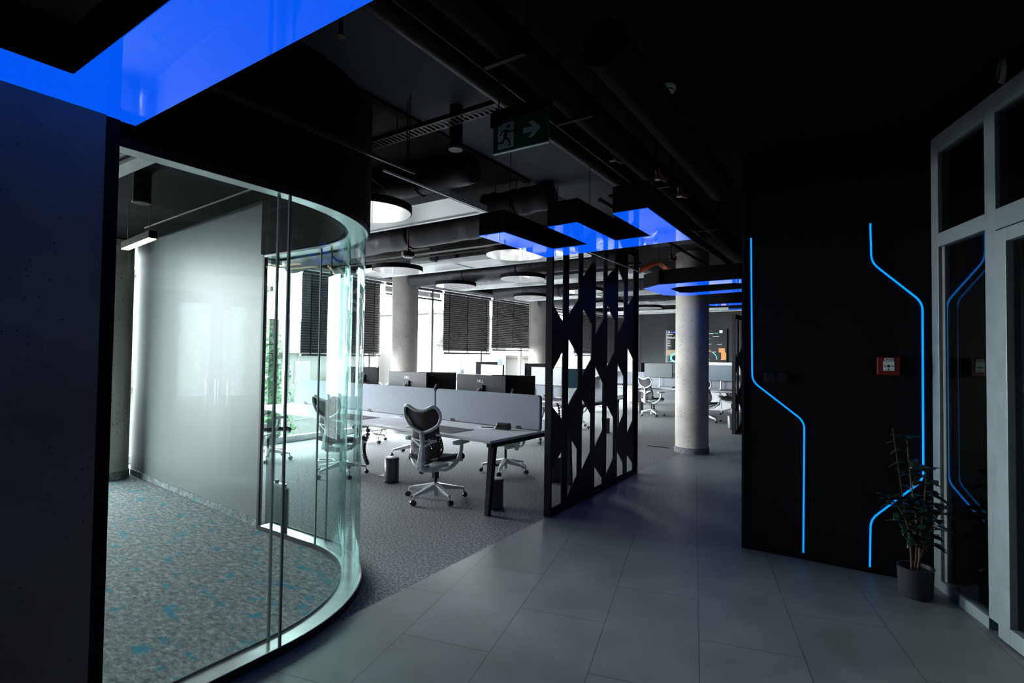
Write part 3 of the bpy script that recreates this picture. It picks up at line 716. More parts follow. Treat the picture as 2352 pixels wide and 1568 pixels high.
# ------------------------------------------------------------------ ceiling: ring lights
def disc(x, y, label, D=.715, z=2.75):
    t = thing('disc_light', label, 'ceiling lamp', (x, y, z), 0, 'round disc pendant lights'); r = D/2
    MB().lathe([(r-.006,0),(r,0),(r,.06),(r-.02,.065),(.05,.07)], n=64).build('rim', SOOT, t, smooth=True)
    MB().lathe([(r-.009,-.003),(r-.009,.004)], n=64).build('diffuser', DISC, t, smooth=True)
    for a in (30,150,270):
        q = math.radians(a); MB().cyl((r*.8*math.cos(q),r*.8*math.sin(q),.07),(0,0,.30),.0022,5).build('suspension_wire', BLACKM, t)
    MB().cyl((0,0,.30),(0,0,CH-z-.05),.003,6).build('drop_wire', BLACKM, t)
    MB().cyl((0,0,CH-z-.06),(0,0,CH-z),.05,20).build('canopy', BLACKM, t, smooth=True)
    return t
for x, y, l in ((-3.45,2.99,'round pendant light cut off by the black bulkhead, under the nearest white ceiling panel'),
    (-5.54,5.35,'round pendant light in front of the nearest window column'),
    (-5.88,7.06,'round pendant light in front of the left blind of the pair'),
    (-3.42,5.20,'round mirrored pendant light partly hidden by the blue zigzag light'),
    (-4.40,6.91,'round pendant light just below the one touching the blue zigzag light'),
    (-5.65,9.18,'round pendant light in front of the second window column'),
    (-4.27,8.82,'round pendant light seen through the upper cut-outs of the screen'),
    (-4.71,11.06,'round pendant light low behind the cut-out screen, its middle bars'),
    (-4.35,12.56,'small far pendant light right of the cut-out screen, against the grey wall')):
    disc(x, y, l)
# chilled beams
def beam(y, x0, x1, label, grp='white ceiling panels'):
    t = thing('chilled_beam', label, 'ceiling panel', (x1, y, 2.95), 0, grp); L = x1-x0
    MB().box(-L,0,-.285,-.24,-.012,.06).box(-L,0,.24,.285,-.012,.06).box(-.05,0,-.24,.24,-.012,.06).box(-L,-L+.05,-.24,.24,-.012,.06).box(-L/2-.02,-L/2+.02,-.24,.24,-.012,.06).build('frame', MULL, t)
    for a, b in ((-L+.05,-L/2-.02),(-L/2+.02,-.05)): MB().box(a,b,-.24,.24,.0,.04).build('perforated_plate', PERF, t)
    MB().box(-L,-.2,.36,.375,.02,.04).build('side_rail', MULL, t)
    for x in (-.3,-L/2,-L+.3): MB().cyl((x,.2,.06),(x,.2,.35),.005,6).build('hanger_rod', BLACKM, t)
    return t
for y, x0, x1, l in ((3.80,-7.4,-3.02,'nearest white perforated ceiling panel, beside the curved bulkhead'),
    (6.36,-7.3,-3.05,'second white perforated ceiling panel, running behind the round lights'),
    (8.6,-7.2,-2.95,'third white perforated ceiling panel, passing behind the screen post'),
    (11.1,-7.1,-2.85,'fourth white perforated ceiling panel, seen through the screen'),
    (13.6,-7.0,-2.75,'fifth white perforated ceiling panel, seen through the screen'),
    (16.2,-6.9,-2.6,'farthest white perforated ceiling panel')):
    beam(y, x0, x1, l)
# insulated ducts
def duct(pts, r, label):
    P = smoothpath(pts, 8); m = MB(); rr = [r*(1+.035*math.sin(i*1.9)+.03*random.uniform(-1,1)) for i in range(len(P))]
    t = thing('insulated_duct', label, 'duct', P[0], 0, 'wrapped ceiling ducts'); o = P[0]
    m.tube([p-o for p in P], rr, 20); m.build('wrapped_tube', DUCT, t, smooth=2)
    for f in (.3,.62):
        i = int(f*(len(P)-1)); MB().cyl(P[i]-o, Vector((P[i].x,P[i].y,CH))-o, .006, 6).build('hanger', BLACKM, t); d = (P[i+1]-P[i]).normalized(); MB().cyl(P[i]-o-d*.012, P[i]-o+d*.012, r*1.07, 20).build('strap', BLACKM, t)
    return t
duct([(-7.2,4.75,2.9),(-6.2,4.75,2.98),(-5.0,4.65,3.0),(-4.0,4.7,3.02),(-3.3,4.7,3.04)], .15, 'thick wrapped duct between the first two white ceiling panels')
duct([(-7.2,7.35,2.98),(-6.0,7.35,3.0),(-5.0,7.28,2.98),(-4.2,7.28,3.03),(-2.9,7.3,3.03)], .15, 'wrapped duct between the second and third white ceiling panels')
duct([(-7.0,9.9,2.98),(-6.0,9.8,3.0),(-5.0,9.9,2.98),(-2.9,9.8,3.03)], .16, 'wrapped duct behind the third white ceiling panel')
duct([(-7.0,11.9,2.98),(-5.0,11.8,3.0),(-2.8,11.8,3.03)], .16, 'wrapped duct towards the back wall')
duct([(-4.6,3.3,3.1),(-3.4,3.42,3.1),(-2.7,3.45,3.12)], .12, 'wrapped duct above the nearest white panel, next to the grey slab')
duct([(-3.2,4.28,3.07),(-2.9,4.33,3.07),(-2.45,4.36,3.1)], .13, 'thin wrapped duct crossing towards the grey slab')
duct([(-3.2,5.95,3.14),(-2.6,5.95,3.14),(-2.1,6.0,3.14)], .11, 'wrapped duct end above the blue zigzag light')
# black ceiling zone left of the grey slab strip
mb = MB(); mb.box(-4.4,-2.63,2.9,4.2,3.24,3.298); struct(mb.build('trim_5', SOOT))
mb = MB(); mb.box(-2.66,-2.60,-.8,4.2,3.20,3.298); struct(mb.build('trim_6', SOOT))
t = MB().box(-2.15,-1.55,5.0,5.6,3.2,3.298).build('duct_box', SOOT); tag(t, 'black box under the slab behind the blue zigzag light', 'box')
# pipes along the corridor
def pipe(pts, r, label, m=BLACKM):
    o = MB().tube(pts, r, 16).build('ceiling_pipe', m, smooth=True); return tag(o, label, 'pipe', 'black ceiling pipes')
pipe([(-1.32,.3,2.98),(-1.32,9.0,2.98)], .085, 'thick black pipe running down the corridor ceiling, its left side catching light', SOOT)
pipe([(-.98,2.2,3.0),(-.98,4.68,3.0)], .11, 'fat black duct pipe right of the lit one, ending at the black wall', SOOT)
pipe([(-1.75,.3,3.08),(-1.75,11,3.08)], .05, 'black pipe along the right edge of the grey slab')
pipe([(-2.02,4.5,3.02),(-2.02,11,3.02)], .02, 'thin black conduit running back above the cut-out screen')
for y in (1.9,2.6,4.0,5.6): tag(MB().box(-1.44,-1.20,y-.012,y+.012,2.87,2.885).box(-1.44,-1.43,y-.012,y+.012,2.87,3.27).box(-1.21,-1.20,y-.012,y+.012,2.87,3.27).build('pipe_bracket', BLACKM), 'black bracket holding the lit corridor pipe, %s' % {1.9:'nearest the camera',2.6:'second one back',4.0:'beside the blue zigzag light',5.6:'farthest back'}[y], 'bracket', 'pipe brackets')
# long light rail
t = thing('light_rail', 'thin straight metal rail running from the blue corner light past the black bulkhead', 'rail', (-2.40,.2,2.73))
MB().box(-.008,.008,-.6,2.25,-.008,.012).build('rail', BINM, t)
for y in (.6,1.4,2.2): MB().cyl((0,y,.01),(0,y,.49),.004,6).build('hanger', BLACKM, t)
t = thing('light_rail', 'second thin metal rail, continuing behind the first over the desks to the screen', 'rail', (-2.47,2.3,2.70))
MB().box(-.006,.006,-.05,4.55,-.006,.006).build('rail', MULL, t)
for y in (.15,2.2,4.4): MB().cyl((0,y,.01),(0,y,.59),.004,6).build('hanger', BLACKM, t)
# perforated cable tray, spotlight cylinder
t = thing('cable_tray', 'perforated black cable tray crossing above the exit sign', 'cable tray', (-3.02,2.50,3.05), 0)
m = MB(); m.box(0,1.3,0,.012,0,.004).box(0,1.3,.088,.10,0,.004)
for k in range(33): m.box(.04*k,.04*k+.018,.012,.088,0,.004)
m.build('perforated_floor', DUCT, t)
MB().box(0,1.3,-.002,.0,0,.03).box(0,1.3,.10,.102,0,.03).build('side', BLACKM, t)
for x in (.35,.45): MB().cyl((x,.05,.0),(x,.05,.24),.004,6).build('hanger', BLACKM, t)
def spot(x, y, zb, label):
    t = thing('cylinder_downlight', label, 'spotlight', (x,y,zb), 0, 'black cylinder downlights')
    MB().cyl((0,0,0),(0,0,CH-zb),.045,28).build('body', SOOT, t, smooth=True)
    MB().lathe([(.038,-.004),(.047,-.004),(.047,.01),(.045,.012)]).build('rim', GREYP, t, smooth=True); return t
spot(-2.25,2.68,2.93,'black cylinder downlight left of the exit sign')

# ------------------------------------------------------------------ exit sign
t = thing('exit_sign', 'hanging green exit sign with running man and right arrow', 'sign', (-1.665,2.3,2.655), math.radians(1)); t.scale = (1,1,.86)
MB().box(0,.34,-.001,.012,0,.20).build('green_panel', GREEN, t)
MB().box(0,.34,-.004,.014,-.006,0).build('bottom_edge', SIGNW, t)
MB().box(-.015,.06,-.01,.05,.17,.26).build('mount_box', SOOT, t)
MB().box(.0,.34,-.01,.05,.20,.27).build('mount_box', SOOT, t)
for x in (.02,.32): MB().cyl((x,.02,.26),(x,.02,.50),.004,6).build('hanger', BLACKM, t)
MB().box(.032,.132,-.0022,-.001,.018,.178).build('door_pictogram', SIGNW, t)
m = MB()
def poly(m, P, y0=-.0034, y1=-.0024):
    lo = [m.b.verts.new((x,y0,z)) for x,z in P]; hi = [m.b.verts.new((x,y1,z)) for x,z in P]
    m.b.faces.new(lo); m.b.faces.new(hi[::-1])
    for i in range(len(P)): m.b.faces.new((lo[i], hi[i], hi[(i+1)%len(P)], lo[(i+1)%len(P)]))
def seg(m, a, b, w0, w1=None):
    w1 = w1 or w0; a, b = Vector(a), Vector(b); d = (b-a).normalized(); n_ = Vector((-d.y, d.x))
    P = [a-n_*w0/2, b-n_*w1/2, b+n_*w1/2, a+n_*w0/2]; poly(m, [(p.x,p.y) for p in P])
poly(m, [(.098+.0125*math.cos(a*PI/8), .152+.0125*math.sin(a*PI/8)) for a in range(16)])
seg(m,(.088,.135),(.076,.082),.026,.02); seg(m,(.092,.132),(.060,.128),.010); seg(m,(.062,.130),(.045,.104),.009)
seg(m,(.092,.130),(.110,.112),.010); seg(m,(.108,.114),(.131,.118),.009)
seg(m,(.078,.088),(.105,.060),.015,.012); seg(m,(.104,.064),(.112,.028),.012,.009); seg(m,(.100,.030),(.118,.034),.009)
seg(m,(.078,.086),(.062,.056),.014,.011); seg(m,(.066,.058),(.020,.054),.011,.009); seg(m,(.022,.058),(.020,.036),.009)
m.build('running_man', GREEN, t)
m = MB(); poly(m, [(.19,.082),(.248,.082),(.222,.05),(.252,.05),(.298,.098),(.252,.148),(.222,.148),(.248,.116),(.19,.116)], -.0022, -.001)
m.build('arrow', SIGNW, t)

# ------------------------------------------------------------------ blue pendant lights
def panel_light(P, z, h, label, inner=None, wires=(), name='blue_pendant_light', loc=(0,0)):
    t = thing(name, label, 'pendant lamp', (loc[0],loc[1],z), 0, 'blue shaped pendant lights')
    Q = [(x-loc[0],y-loc[1]) for x,y in P]
    def solid(Q, I, z0, z1, nm, mt):
        b = bmesh.new(); e = []
        for lp in ([Q]+([I] if I else [])):
            v = [b.verts.new((x,y,z0)) for x,y in lp]
            for i in range(len(v)): e.append(b.edges.new((v[i], v[(i+1)%len(v)])))
        bmesh.ops.triangle_fill(b, use_beauty=True, edges=e)
        r = bmesh.ops.extrude_face_region(b, geom=b.faces[:]); bmesh.ops.translate(b, verts=[g for g in r['geom'] if isinstance(g, bmesh.types.BMVert)], vec=(0,0,z1-z0))
        m = MB(); m.b.free(); m.b = b; return m.build(nm, mt, t)
    I = [(x-loc[0],y-loc[1]) for x,y in inner] if inner else None
    solid(Q, I, .004, h, 'black_body', SOOT); solid(Q, I, 0, .004, 'diffuser', BGLOW)
    for x,y in wires: MB().cyl((x-loc[0],y-loc[1],h),(x-loc[0],y-loc[1],3.22-z),.003,6).build('suspension_wire', BLACKM, t)
    return t
panel_light([(-2.41,3.16),(-2.175,3.155),(-2.165,3.87),(-1.825,3.85),(-1.825,3.185),(-1.59,3.175),(-1.585,3.83),(-1.295,3.81),(-1.30,3.09),(-1.07,3.08),(-1.075,4.07),(-2.40,4.17)], 2.46, .17,
    'blue glowing zigzag pendant light with three prongs over the corridor', wires=((-2.29,3.4),(-1.7,3.6),(-1.2,3.6)), loc=(-1.7,4.0))
panel_light([(-2.42,-.6),(-2.16,-.6),(-2.15,.615),(-1.22,.615),(-1.22,-.6),(-.95,-.6),(-.95,.895),(-2.42,.895)], 2.46, .17,
    'big blue glowing corner light at the top left, nearest the camera', wires=((-2.29,.75),(-1.1,.75)), loc=(-1.7,.75))
def octo(x0,x1,y0,y1,c): return [(x0+c,y0),(x1-c,y0),(x1,y0+c),(x1,y1-c),(x1-c,y1),(x0+c,y1),(x0,y1-c),(x0,y0+c)]
panel_light([(-2.57,7.25),(-2.25,6.95),(-1.25,6.9),(-.95,7.15),(-.95,7.9),(-1.25,8.2),(-2.3,8.4),(-2.57,8.15)], 2.53, .2, 'blue ringed octagonal pendant light in front of the top of the pitted column',
    inner=[(-2.25,7.45),(-2.1,7.28),(-1.35,7.22),(-1.2,7.35),(-1.2,7.75),(-1.35,7.9),(-2.1,8.05),(-2.25,7.95)], wires=((-2.4,7.4),(-1.1,7.4)), loc=(-1.7,7.7))
panel_light([(-2.35,9.65),(-1.0,9.6),(-1.0,10.85),(-2.15,10.9),(-2.1,10.7),(-1.25,10.65),(-1.25,9.95),(-2.25,9.95)], 2.5, .2, 'farthest blue pendant light, a bracket shape between the column and the black wall', wires=((-2.2,9.8),(-1.1,10.7)), loc=(-1.6,10.2))

# ------------------------------------------------------------------ light lines in the black wall
def led(P, label):
    t = thing('led_strip', label, 'light strip', (P[0][0],4.698,P[0][1]), 0, 'blue light lines in the wall'); o = Vector((P[0][0],4.7,P[0][1]))
    # round the corners
    Q = [Vector((P[0][0],4.7,P[0][1]))]
    for i in range(1, len(P)-1):
        a, b, c = [Vector((p[0],4.7,p[1])) for p in P[i-1:i+2]]; r = .06
        s0 = b+(a-b).normalized()*r; s1 = b+(c-b).normalized()*r
        for k in range(7): u = k/6; Q.append(s0*(1-u)**2+b*2*u*(1-u)+s1*u*u)
    Q.append(Vector((P[-1][0],4.7,P[-1][1])))
    m = MB()
    V = []
    for i, p in enumerate(Q):
        d = (Q[min(i+1,len(Q)-1)]-Q[max(i-1,0)]).normalized(); n_ = Vector((-d.z,0,d.x))*.0058
        V.append((p-o-n_, p-o+n_))
    m2 = MB()
    for (a0,a1),(b0,b1) in zip(V, V[1:]):
        y = Vector((0,-.004,0)); m.hexa([a0,a1,b1,b0,a0+y,a1+y,b1+y,b0+y])
    m.build('diffuser', LEDB, t)
    for q in (V[0], V[-1]):
        c = (q[0]+q[1])/2; MB().box(c.x-.008,c.x+.008,-.005,0,c.z-.004,c.z+.004).build('end_cap', BLACKM, t)
    return t
led([(-.75,2.56),(-.74,1.37),(-.365,1.07),(-.374,.05)], 'blue light line on the left part of the black wall, with a single step')
led([(.067,2.576),(.072,2.28),(.37,1.97),(.367,.72),(.060,.39),(.054,.04)], 'blue light line on the right part of the black wall, bending behind the plant')
# call point and switch plate
t = thing('fire_alarm_call_point', 'red fire alarm call point with a white plate on the black wall', 'alarm button', (.17,4.70,1.515))
MB().box(-.068,.068,-.05,0,-.065,.065).build('housing', RED, t, bevel=.006)
MB().box(-.032,.034,-.053,-.05,-.033,.035).build('press_plate', SIGNW, t)
MB().box(-.024,.030,-.0525,-.05,.04,.058).build('label_strip', SIGNW, t)
m = MB()
for x in (-.018,-.011,-.004,.006,.013,.020): m.box(x,x+.005,-.0532,-.0525,.044,.054)
m.build('label_print', GREYP, t)
m = MB(); m.cyl((0,-.0535,0),(0,-.053,0),.009,16); poly(m, [(-.028,-.002),(-.02,-.002),(-.02,-.006),(-.013,0),(-.02,.006),(-.02,.002),(-.028,.002)], -.0542,-.053); poly(m, [(.03,-.002),(.022,-.002),(.022,-.006),(.015,0),(.022,.006),(.022,.002),(.03,.002)], -.0542,-.053)
poly(m, [(-.008,-.028),(.008,-.028),(0,-.016)], -.0542, -.053)
m.build('symbols', RUBB, t)
t = thing('switch_plate', 'black switch plate on the black wall left of the alarm', 'switch', (-.56,4.70,1.41))
MB().box(-.088,.088,-.012,0,-.042,.042).build('frame', BLACKM, t, bevel=.003)
for x in (-.044,.044): MB().box(x-.034,x+.034,-.016,-.012,-.032,.032).build('rocker', BLACKM, t, bevel=.003)

# ------------------------------------------------------------------ white framed glass front on the right
FA = math.radians(19.3); F0 = (.652, 4.035, 0)
ft = thing('glazed_door_front', 'white framed glass front with a door at the right edge', 'glass front', F0, PI/2+FA)
# local +x runs along the front towards the black wall, local -y... depth behind (+x world) is -y
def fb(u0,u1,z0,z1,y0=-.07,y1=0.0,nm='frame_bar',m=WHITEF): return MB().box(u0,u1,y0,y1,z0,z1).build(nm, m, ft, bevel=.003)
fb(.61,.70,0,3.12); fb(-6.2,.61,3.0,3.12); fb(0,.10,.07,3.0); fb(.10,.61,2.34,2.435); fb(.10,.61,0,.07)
fb(.575,.61,.07,2.34,-.05,-.02,'glazing_bead',GREYP)
def fp(u0,u1,z0,z1,y,par=None): return MB().grid([[(u0,y,z0),(u1,y,z0)],[(u0,y,z1),(u1,y,z1)]]).build('glass_pane', GLF, par or ft)
fp(.10,.575,.07,2.34,-.025); fp(.10,.575,.07,2.34,-.055); fp(.10,.61,2.435,3.0,-.025)
for u in (-2.05,-4.1,-6.2): fb(u,u+.10,.0,3.0)
for u in (0,-2.05,-4.1):
    a = u-1.95 if u else -1.95
    fb(a,u,2.315,2.435); fp(a,u,2.435,3.0,-.025)
    for h in (0,1):
        d0 = a+h*.975+.006; d1 = d0+.963
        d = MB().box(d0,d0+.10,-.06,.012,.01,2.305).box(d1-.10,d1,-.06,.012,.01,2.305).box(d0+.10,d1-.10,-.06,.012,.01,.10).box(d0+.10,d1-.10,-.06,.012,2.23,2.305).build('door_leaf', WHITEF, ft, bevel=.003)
        fp(d0+.1,d1-.1,.1,2.23,-.025,d)
        MB().box(d0+.05 if h else d1-.06,(d0+.05 if h else d1-.06)+.012,.012,.05,.95,1.25).build('door_handle', CHROME, d)
# dark room behind it
mb = MB(); mb.box(1.75,1.8,-6,5,0,CH); struct(mb.build('wall_side_room', BLACK, loc=(0,0,0)))
bpy.data.objects['wall_side_room'].location = (F0[0]-0.1, F0[1]-2, 0); bpy.data.objects['wall_side_room'].rotation_euler.z = FA
t = thing('cable_coil', 'coil of grey cable hanging above the white glass front', 'cable', (.66,3.93,3.185))
m = MB()
for k in range(5):
    r = .055+.004*k; m.tube([(.0+.004*k, r*math.cos(a*PI/14), r*.9*math.sin(a*PI/14)) for a in range(28)], .0035, 6, closed=True)
m.build('coils', GREYP, t, smooth=True)
MB().tube([(0,0,.07),(0,.02,.13)],.003,6).build('tail', GREYP, t)

# ------------------------------------------------------------------ ceiling bits
def sprinkler(x, y, z, label, big=False):
    t = thing('sprinkler', label, 'sprinkler', (x,y,z), 0, 'red and brass sprinkler fittings')
    MB().cyl((0,0,.02),(0,0,3.27-z),.010,12).build('stem', REDP, t, smooth=True)
    MB().lathe([(.022,.0),(.022,.004),(.010,.008),(.010,.02)], n=16).build('deflector', BRASS, t)
    if big: MB().tube(smoothpath([(0,0,.09),(.0,.05,.05),(.02,.13,.04),(.0,.2,.09)],4), .02, 10).build('red_pipe', REDP, t, smooth=True)
    return t
sprinkler(-1.94,1.50,2.98,'sprinkler head on a red stem beside the big blue light')
sprinkler(-1.52,3.60,3.0,'red sprinkler pipe bend between the grey slab and the corridor pipe', True)
sprinkler(-1.22,3.71,2.84,'brass sprinkler fitting under the corridor pipe above the blue zigzag light', True)
sprinkler(-1.20,4.2,2.84,'red collar with brass fitting farther along the corridor pipe', True)
sprinkler(-2.2,7.3,2.9,'red sprinkler pipe bend beside the top of the pitted column', True)
sprinkler(-1.6,6.5,2.9,'brass sprinkler right of the pitted column top')
t = thing('smoke_detector', 'white smoke detector on the dark ceiling', 'smoke detector', (-1.02,3.27,3.27))
MB().lathe([(.035,-.05),(.048,-.035),(.052,-.02),(.06,-.018),(.06,0)], n=28).build('body', SIGNW, t, smooth=True)
MB().lathe([(.050,-.030),(.052,-.026),(.050,-.024)], n=28).build('vent_ring', RUBB, t)
for x, y, z, l in ((-4.34,4.35,2.68,'hanging round speaker on a red cord, under the wrapped duct'),):
    t = thing('pendant_detector', l, 'detector', (x,y,z))
    MB().cyl((0,0,0),(0,0,.05),.075,28).build('housing', BLACKM, t, smooth=True); MB().cyl((0,0,-.012),(0,0,0),.055,28).build('face', MULL, t, smooth=True)
    MB().cyl((0,0,.05),(0,0,CH-z),.009,8).build('red_cord', REDP, t)
for x, y, l in ((-5.64,6.01,'grey box hanging under the ceiling above the nearest window column'),(-4.98,7.6,'grey box hanging behind the round lights near the screen'),(-4.33,13.18,'grey box under the ceiling left of the pitted column'),(-2.62,12.45,'grey box under the ceiling right of the pitted column')):
    t = thing('junction_box', l, 'box', (x,y,2.98), 0, 'grey ceiling boxes')
    MB().box(-.2,.2,-.1,.1,0,.2).build('casing', GREYP, t, bevel=.004); MB().cyl((0,0,.2),(0,0,.32),.006,6).build('hanger', BLACKM, t)
t = thing('orange_cable_bundle', 'bundle of orange cables looping over the ceiling edge by the pitted column', 'cable', (-2.5,7.7,2.81))
for k in range(6):
    MB().tube(smoothpath([(-.3,.0,.02+.01*k),(-.12,.03*k,.10+.022*k),(.04,.05*k,.15-.015*k),(.14+.04*k,.06,.04),(.16+.05*k,.06,-.06)],5), .009, 6).build('cable', ORANGE, t, smooth=True)
for y in (5.64,8.0,10.4,12.8):
    q = MB().box(-7.4,-2.9,y-.05,y+.05,3.02,3.06).box(-7.4,-2.9,y+.12,y+.135,3.0,3.02)
    for x in (-7,-5.6,-4.3,-3.0): q.box(x-.006,x+.006,y-.006,y+.006,3.06,CH-.004).box(x-.006,x+.006,y+.04,y+.13,3.02,3.03)
    t = q.build('cable_tray', BLACKM); tag(t, {5.64:'black cable tray between the first and second ceiling panels',8.0:'black cable tray just before the third ceiling panel',10.4:'black cable tray between the third and fourth ceiling panels',12.8:'farthest black cable tray before the fifth ceiling panel'}[y], 'cable tray', 'black ceiling trays')

# ------------------------------------------------------------------ back wall: screen, cabinet, socket
t = thing('wall_screen', 'large wall screen with dashboard graphics on the dark back wall, behind the column', 'screen', (-4.88,19.18,1.94))
MB().box(-1.06,1.06,-.06,0,-.60,.62).build('casing', RUBB, t)
TVB = mat('tv_picture', (.01,.01,.01), .15, emit=(.018,.02,.022), es=1)
MB().box(-1.04,1.04,-.064,-.06,-.58,.60).build('picture', TVB, t)
def em(n, c, e=1): return mat(n, c, .5, emit=c, es=e)
EW, EG, ER, EO, EB2, EC, ET = em('tv_white',(.75,.8,.8)), em('tv_green',(.0,.6,.35)), em('tv_red',(.8,.05,.08)), em('tv_orange',(.5,.22,.06)), em('tv_blue',(.1,.12,.8)), em('tv_cyan',(.1,.75,.65)), em('tv_tan',(.30,.22,.15))
def patch(x0,x1,z0,z1,m,nm='picture_block'): return MB().box(x0,x1,-.0665,-.064,z0,z1).build(nm, m, t)
patch(-1.04,-.62,-.32,-.12,ET); patch(.88,1.04,-.45,-.2,EO); patch(.80,1.0,-.2,-.05,EO)
patch(.82,.92,.48,.57,EW); patch(-.95,-.90,.5,.55,EW); patch(-.86,-.66,.5,.54,EB2)
text('Default', .10, EW, t, Matrix.Translation((-1.0,-.067,.33)) @ RX90, align='LEFT')
text('6', .16, EC, t, Matrix.Translation((.45,-.067,-.42)) @ RX90)
for z, x0, x1, m in ((.44,-1.0,-.8,EW),(.20,-.98,-.88,EW),(.12,-.98,-.88,EW),(.03,-1.0,-.86,EW),(-.55,-.9,-.6,EW),(.45,.0,.12,EW),(.45,.28,.62,EW),(.46,.66,.78,EG),(.35,.6,.8,EW),(.27,.3,.52,EC),(.08,.12,.55,EW),(.08,.74,.9,EW),(-.13,.4,.52,EW),(-.19,.2,.28,EW),(-.19,.6,.7,EW),(-.45,.86,.96,EW),(-.52,.4,.5,EC)):
    patch(x0,x1,z,z+.014,m,'picture_line')
def arc(cx,cz,r0,r1,a0,a1,m,nm):
    q = MB(); N = 12
    for k in range(N):
        A, B = math.radians(a0+(a1-a0)*k/N), math.radians(a0+(a1-a0)*(k+1)/N)
        poly(q, [(cx+r0*math.cos(A),cz+r0*math.sin(A)),(cx+r1*math.cos(A),cz+r1*math.sin(A)),(cx+r1*math.cos(B),cz+r1*math.sin(B)),(cx+r0*math.cos(B),cz+r0*math.sin(B))], -.067,-.0645)
    q.build(nm, m, t)
arc(.45,-.45,.28,.30,120,180,ER,'gauge_arc'); arc(.45,-.45,.28,.30,60,120,EO,'gauge_arc'); arc(.45,-.45,.28,.30,0,60,EC,'gauge_arc')
arc(-.72,-.40,.10,.17,90,270,EC,'ring_chart'); arc(-.72,-.40,.10,.17,-90,90,ER,'ring_chart')
t = thing('white_cabinet', 'low white cabinet behind the far desks, under the wall screen', 'cabinet', (-3.05,16.6,0), R3)
MB().box(-.75,.85,-.22,.22,0,1.36).build('body', LAMI, t); MB().box(-.78,.88,-.25,.25,1.36,1.42).build('top', MULL, t, bevel=.004)
for k in range(4):
    d = MB().box(-.74+.4*k,-.36+.4*k,-.235,-.22,.05,1.33).build('door', LAMI, t, bevel=.003); MB().box(-.40+.4*k,-.385+.4*k,-.25,-.235,.6,.8).build('handle', BLACKM, d)
t = tag(MB().box(-.09,.09,-.03,0,-.09,.09).build('wall_socket', GREYP, loc=(-6.55,19.17,1.25), bevel=.01), 'small grey wall socket on the back wall left of the wall screen', 'socket')

# ------------------------------------------------------------------ potted plant
t = thing('potted_plant', 'leafy green potted plant in a grey pot beside the white glass front', 'plant', (.30,4.42,0))
MB().lathe([(.082,0),(.095,.02),(.100,.185),(.106,.195),(.092,.195),(.088,.17)], n=36).build('pot', POT, t, smooth=True)
MB().lathe([(.088,.165),(.0,.172)], n=24).build('soil', SOIL, t)
stems = [[(.0,.0,.17),(.01,.0,.45),(-.02,.01,.75),(-.04,.0,1.02)], [(.02,.01,.17),(.03,.02,.4),(.05,.01,.62),(.06,.0,.82)], [(-.02,-.01,.17),(-.03,-.02,.38),(-.06,-.02,.52),(-.13,-.02,.62)], [(.01,.02,.17),(.05,.0,.35),(.09,-.01,.48),(.13,.0,.58)]]
for k, s_ in enumerate(stems):
    P = smoothpath(s_, 6); MB().tube(P, [.007*(1-.6*i/len(P)) for i in range(len(P))], 7).build('stem', STEM, t, smooth=True)
m = MB(); m.beam((-.01,-.01,.15),(-.12,-.02,1.10),.006); m.build('support_stick', STEM, t)
m = MB()
def leaf(m, p, az, el, L, W):
    d = Vector((math.cos(az)*math.cos(el), math.sin(az)*math.cos(el), math.sin(el))); s_ = d.cross(Vector((0,0,1))).normalized(); u = s_.cross(d)
    rows = []
    for i in range(6):
        k = i/5; w_ = W*math.sin(PI*(k**.8))*.5+.0008; c = p+d*(L*(.12+.88*k))-Vector((0,0,1))*L*.35*k*k
        rows.append([c-s_*w_+u*.12*w_*2, c-u*.0, c+s_*w_+u*.12*w_*2])
    m.grid(rows); m.grid([[p, p+s_*.0015],[p+d*L*.13, p+d*L*.13+s_*.0015]])
for s_ in stems:
    P = smoothpath(s_, 12)
    for i in range(9, len(P)):
        if random.random() < .95:
            leaf(m, P[i], random.uniform(0,2*PI), random.uniform(-.1,.8), random.uniform(.09,.15), random.uniform(.05,.075))
for s_ in stems:
    for q in range(4): leaf(m, Vector(s_[-1]), q*PI/2+random.random(), .7, .11, .055)
m.build('foliage', LEAF, t, smooth=2, solid=.001)

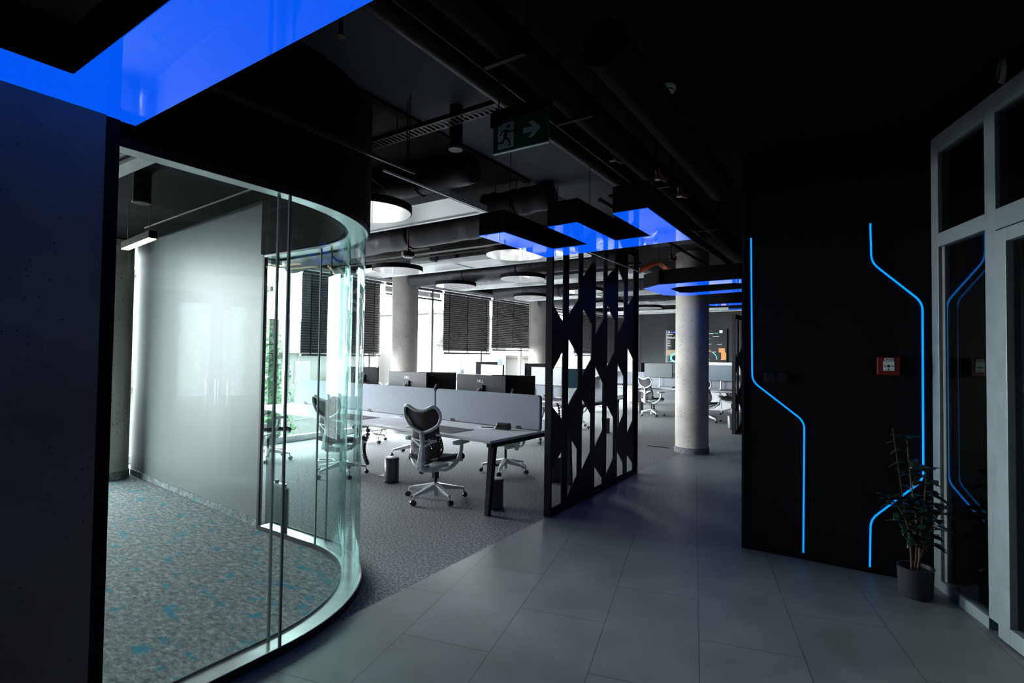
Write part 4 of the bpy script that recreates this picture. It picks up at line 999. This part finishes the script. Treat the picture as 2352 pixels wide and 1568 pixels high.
# ------------------------------------------------------------------ outdoors
GZ = -8
mb = MB(); mb.box(-120,-9.5,-60,140,GZ-.2,GZ); struct(mb.build('ground_outside', GROUND))
def house(name, label, loc, rz, W, D, H, cols, rows_, mt, roof=False):
    t = thing(name, label, 'building', loc, rz)
    MB().box(-W/2,W/2,0,D,0,H).build('walls', mt, t)
    if roof: MB().hexa([(-W/2-.4,-.5,H),(W/2+.4,-.5,H),(W/2+.4,D+.5,H),(-W/2-.4,D+.5,H),(-W/2+1,D/2-.2,H+3),(W/2-1,D/2-.2,H+3),(W/2-1,D/2+.2,H+3),(-W/2+1,D/2+.2,H+3)]).build('roof', ROOF, t)
    else: MB().box(-W/2-.2,W/2+.2,-.3,D,H,H+.35).build('roof', BEIGE2, t)
    for i in range(cols):
        for j in range(rows_):
            cx = -W/2+W*(i+.5)/cols; cz = H*(j+.5)/rows_
            if (i+j) % 3 == 0:
                b = MB().box(cx-1.5,cx+1.5,-1.1,0,cz-1.35,cz-1.2).box(cx-1.5,cx+1.5,-1.1,-1.05,cz-1.2,cz-.3).build('balcony', BEIGE2, t)
            f = MB().box(cx-.75,cx+.75,-.06,.0,cz-.9,cz+.9).build('window', HFR, t)
            MB().box(cx-.66,cx+.66,-.08,-.06,cz-.8,cz+.8).build('pane', WBLUE, f)
    return t
house('apartment_building', 'pale apartment block outside, seen through the meeting room glass', (-36, 16, GZ), PI/2, 12, 8, 14, 4, 4, BEIGE)
house('apartment_building', 'pale house with a brown roof outside, behind the curved glass', (-40, 31, GZ), PI/2, 10, 8, 9.5, 3, 3, BEIGE, True)
house('apartment_building', 'pale balcony block outside, between the window column and the blinds', (-34, 44, GZ), PI/2, 12, 8, 13.5, 4, 4, BEIGE)
house('apartment_building', 'pale low block outside beneath the pair of blinds', (-30, 62, GZ), PI/2, 20, 8, 9.2, 6, 3, BEIGE)
t = thing('garden_tree', 'green tree outside, a strip of it beside the meeting room wall', 'tree', (-18.0,11.1,GZ))
MB().cyl((0,0,0),(0,0,6),.22,10,.12).build('trunk', BARK, t)
m = MB(); rnd = random.Random(3)
for k in range(2600):
    a, b_ = rnd.uniform(0,2*PI), math.acos(rnd.uniform(-1,1)); r = 1.0*rnd.uniform(.55,1.05)
    c = Vector((1.1*r*math.cos(a)*math.sin(b_), .75*r*math.sin(a)*math.sin(b_), 6.6+3.9*r*math.cos(b_)))
    n_ = Vector((rnd.gauss(0,1),rnd.gauss(0,1),rnd.gauss(0,1))).normalized(); s_ = n_.orthogonal().normalized()*rnd.uniform(.07,.13); q = n_.cross(s_)
    m.b.faces.new([m.b.verts.new(c+s_), m.b.verts.new(c+q*.6), m.b.verts.new(c-s_), m.b.verts.new(c-q*.6)])
m.build('crown', TLEAF, t)
t = thing('garden_tree', 'green tree outside beyond the second window column', 'tree', (-17,42,GZ))
c0_ = bpy.data.objects['crown']
for nm in ('trunk','crown'):
    o = bpy.data.objects[nm].copy(); COL.objects.link(o); o.parent = t
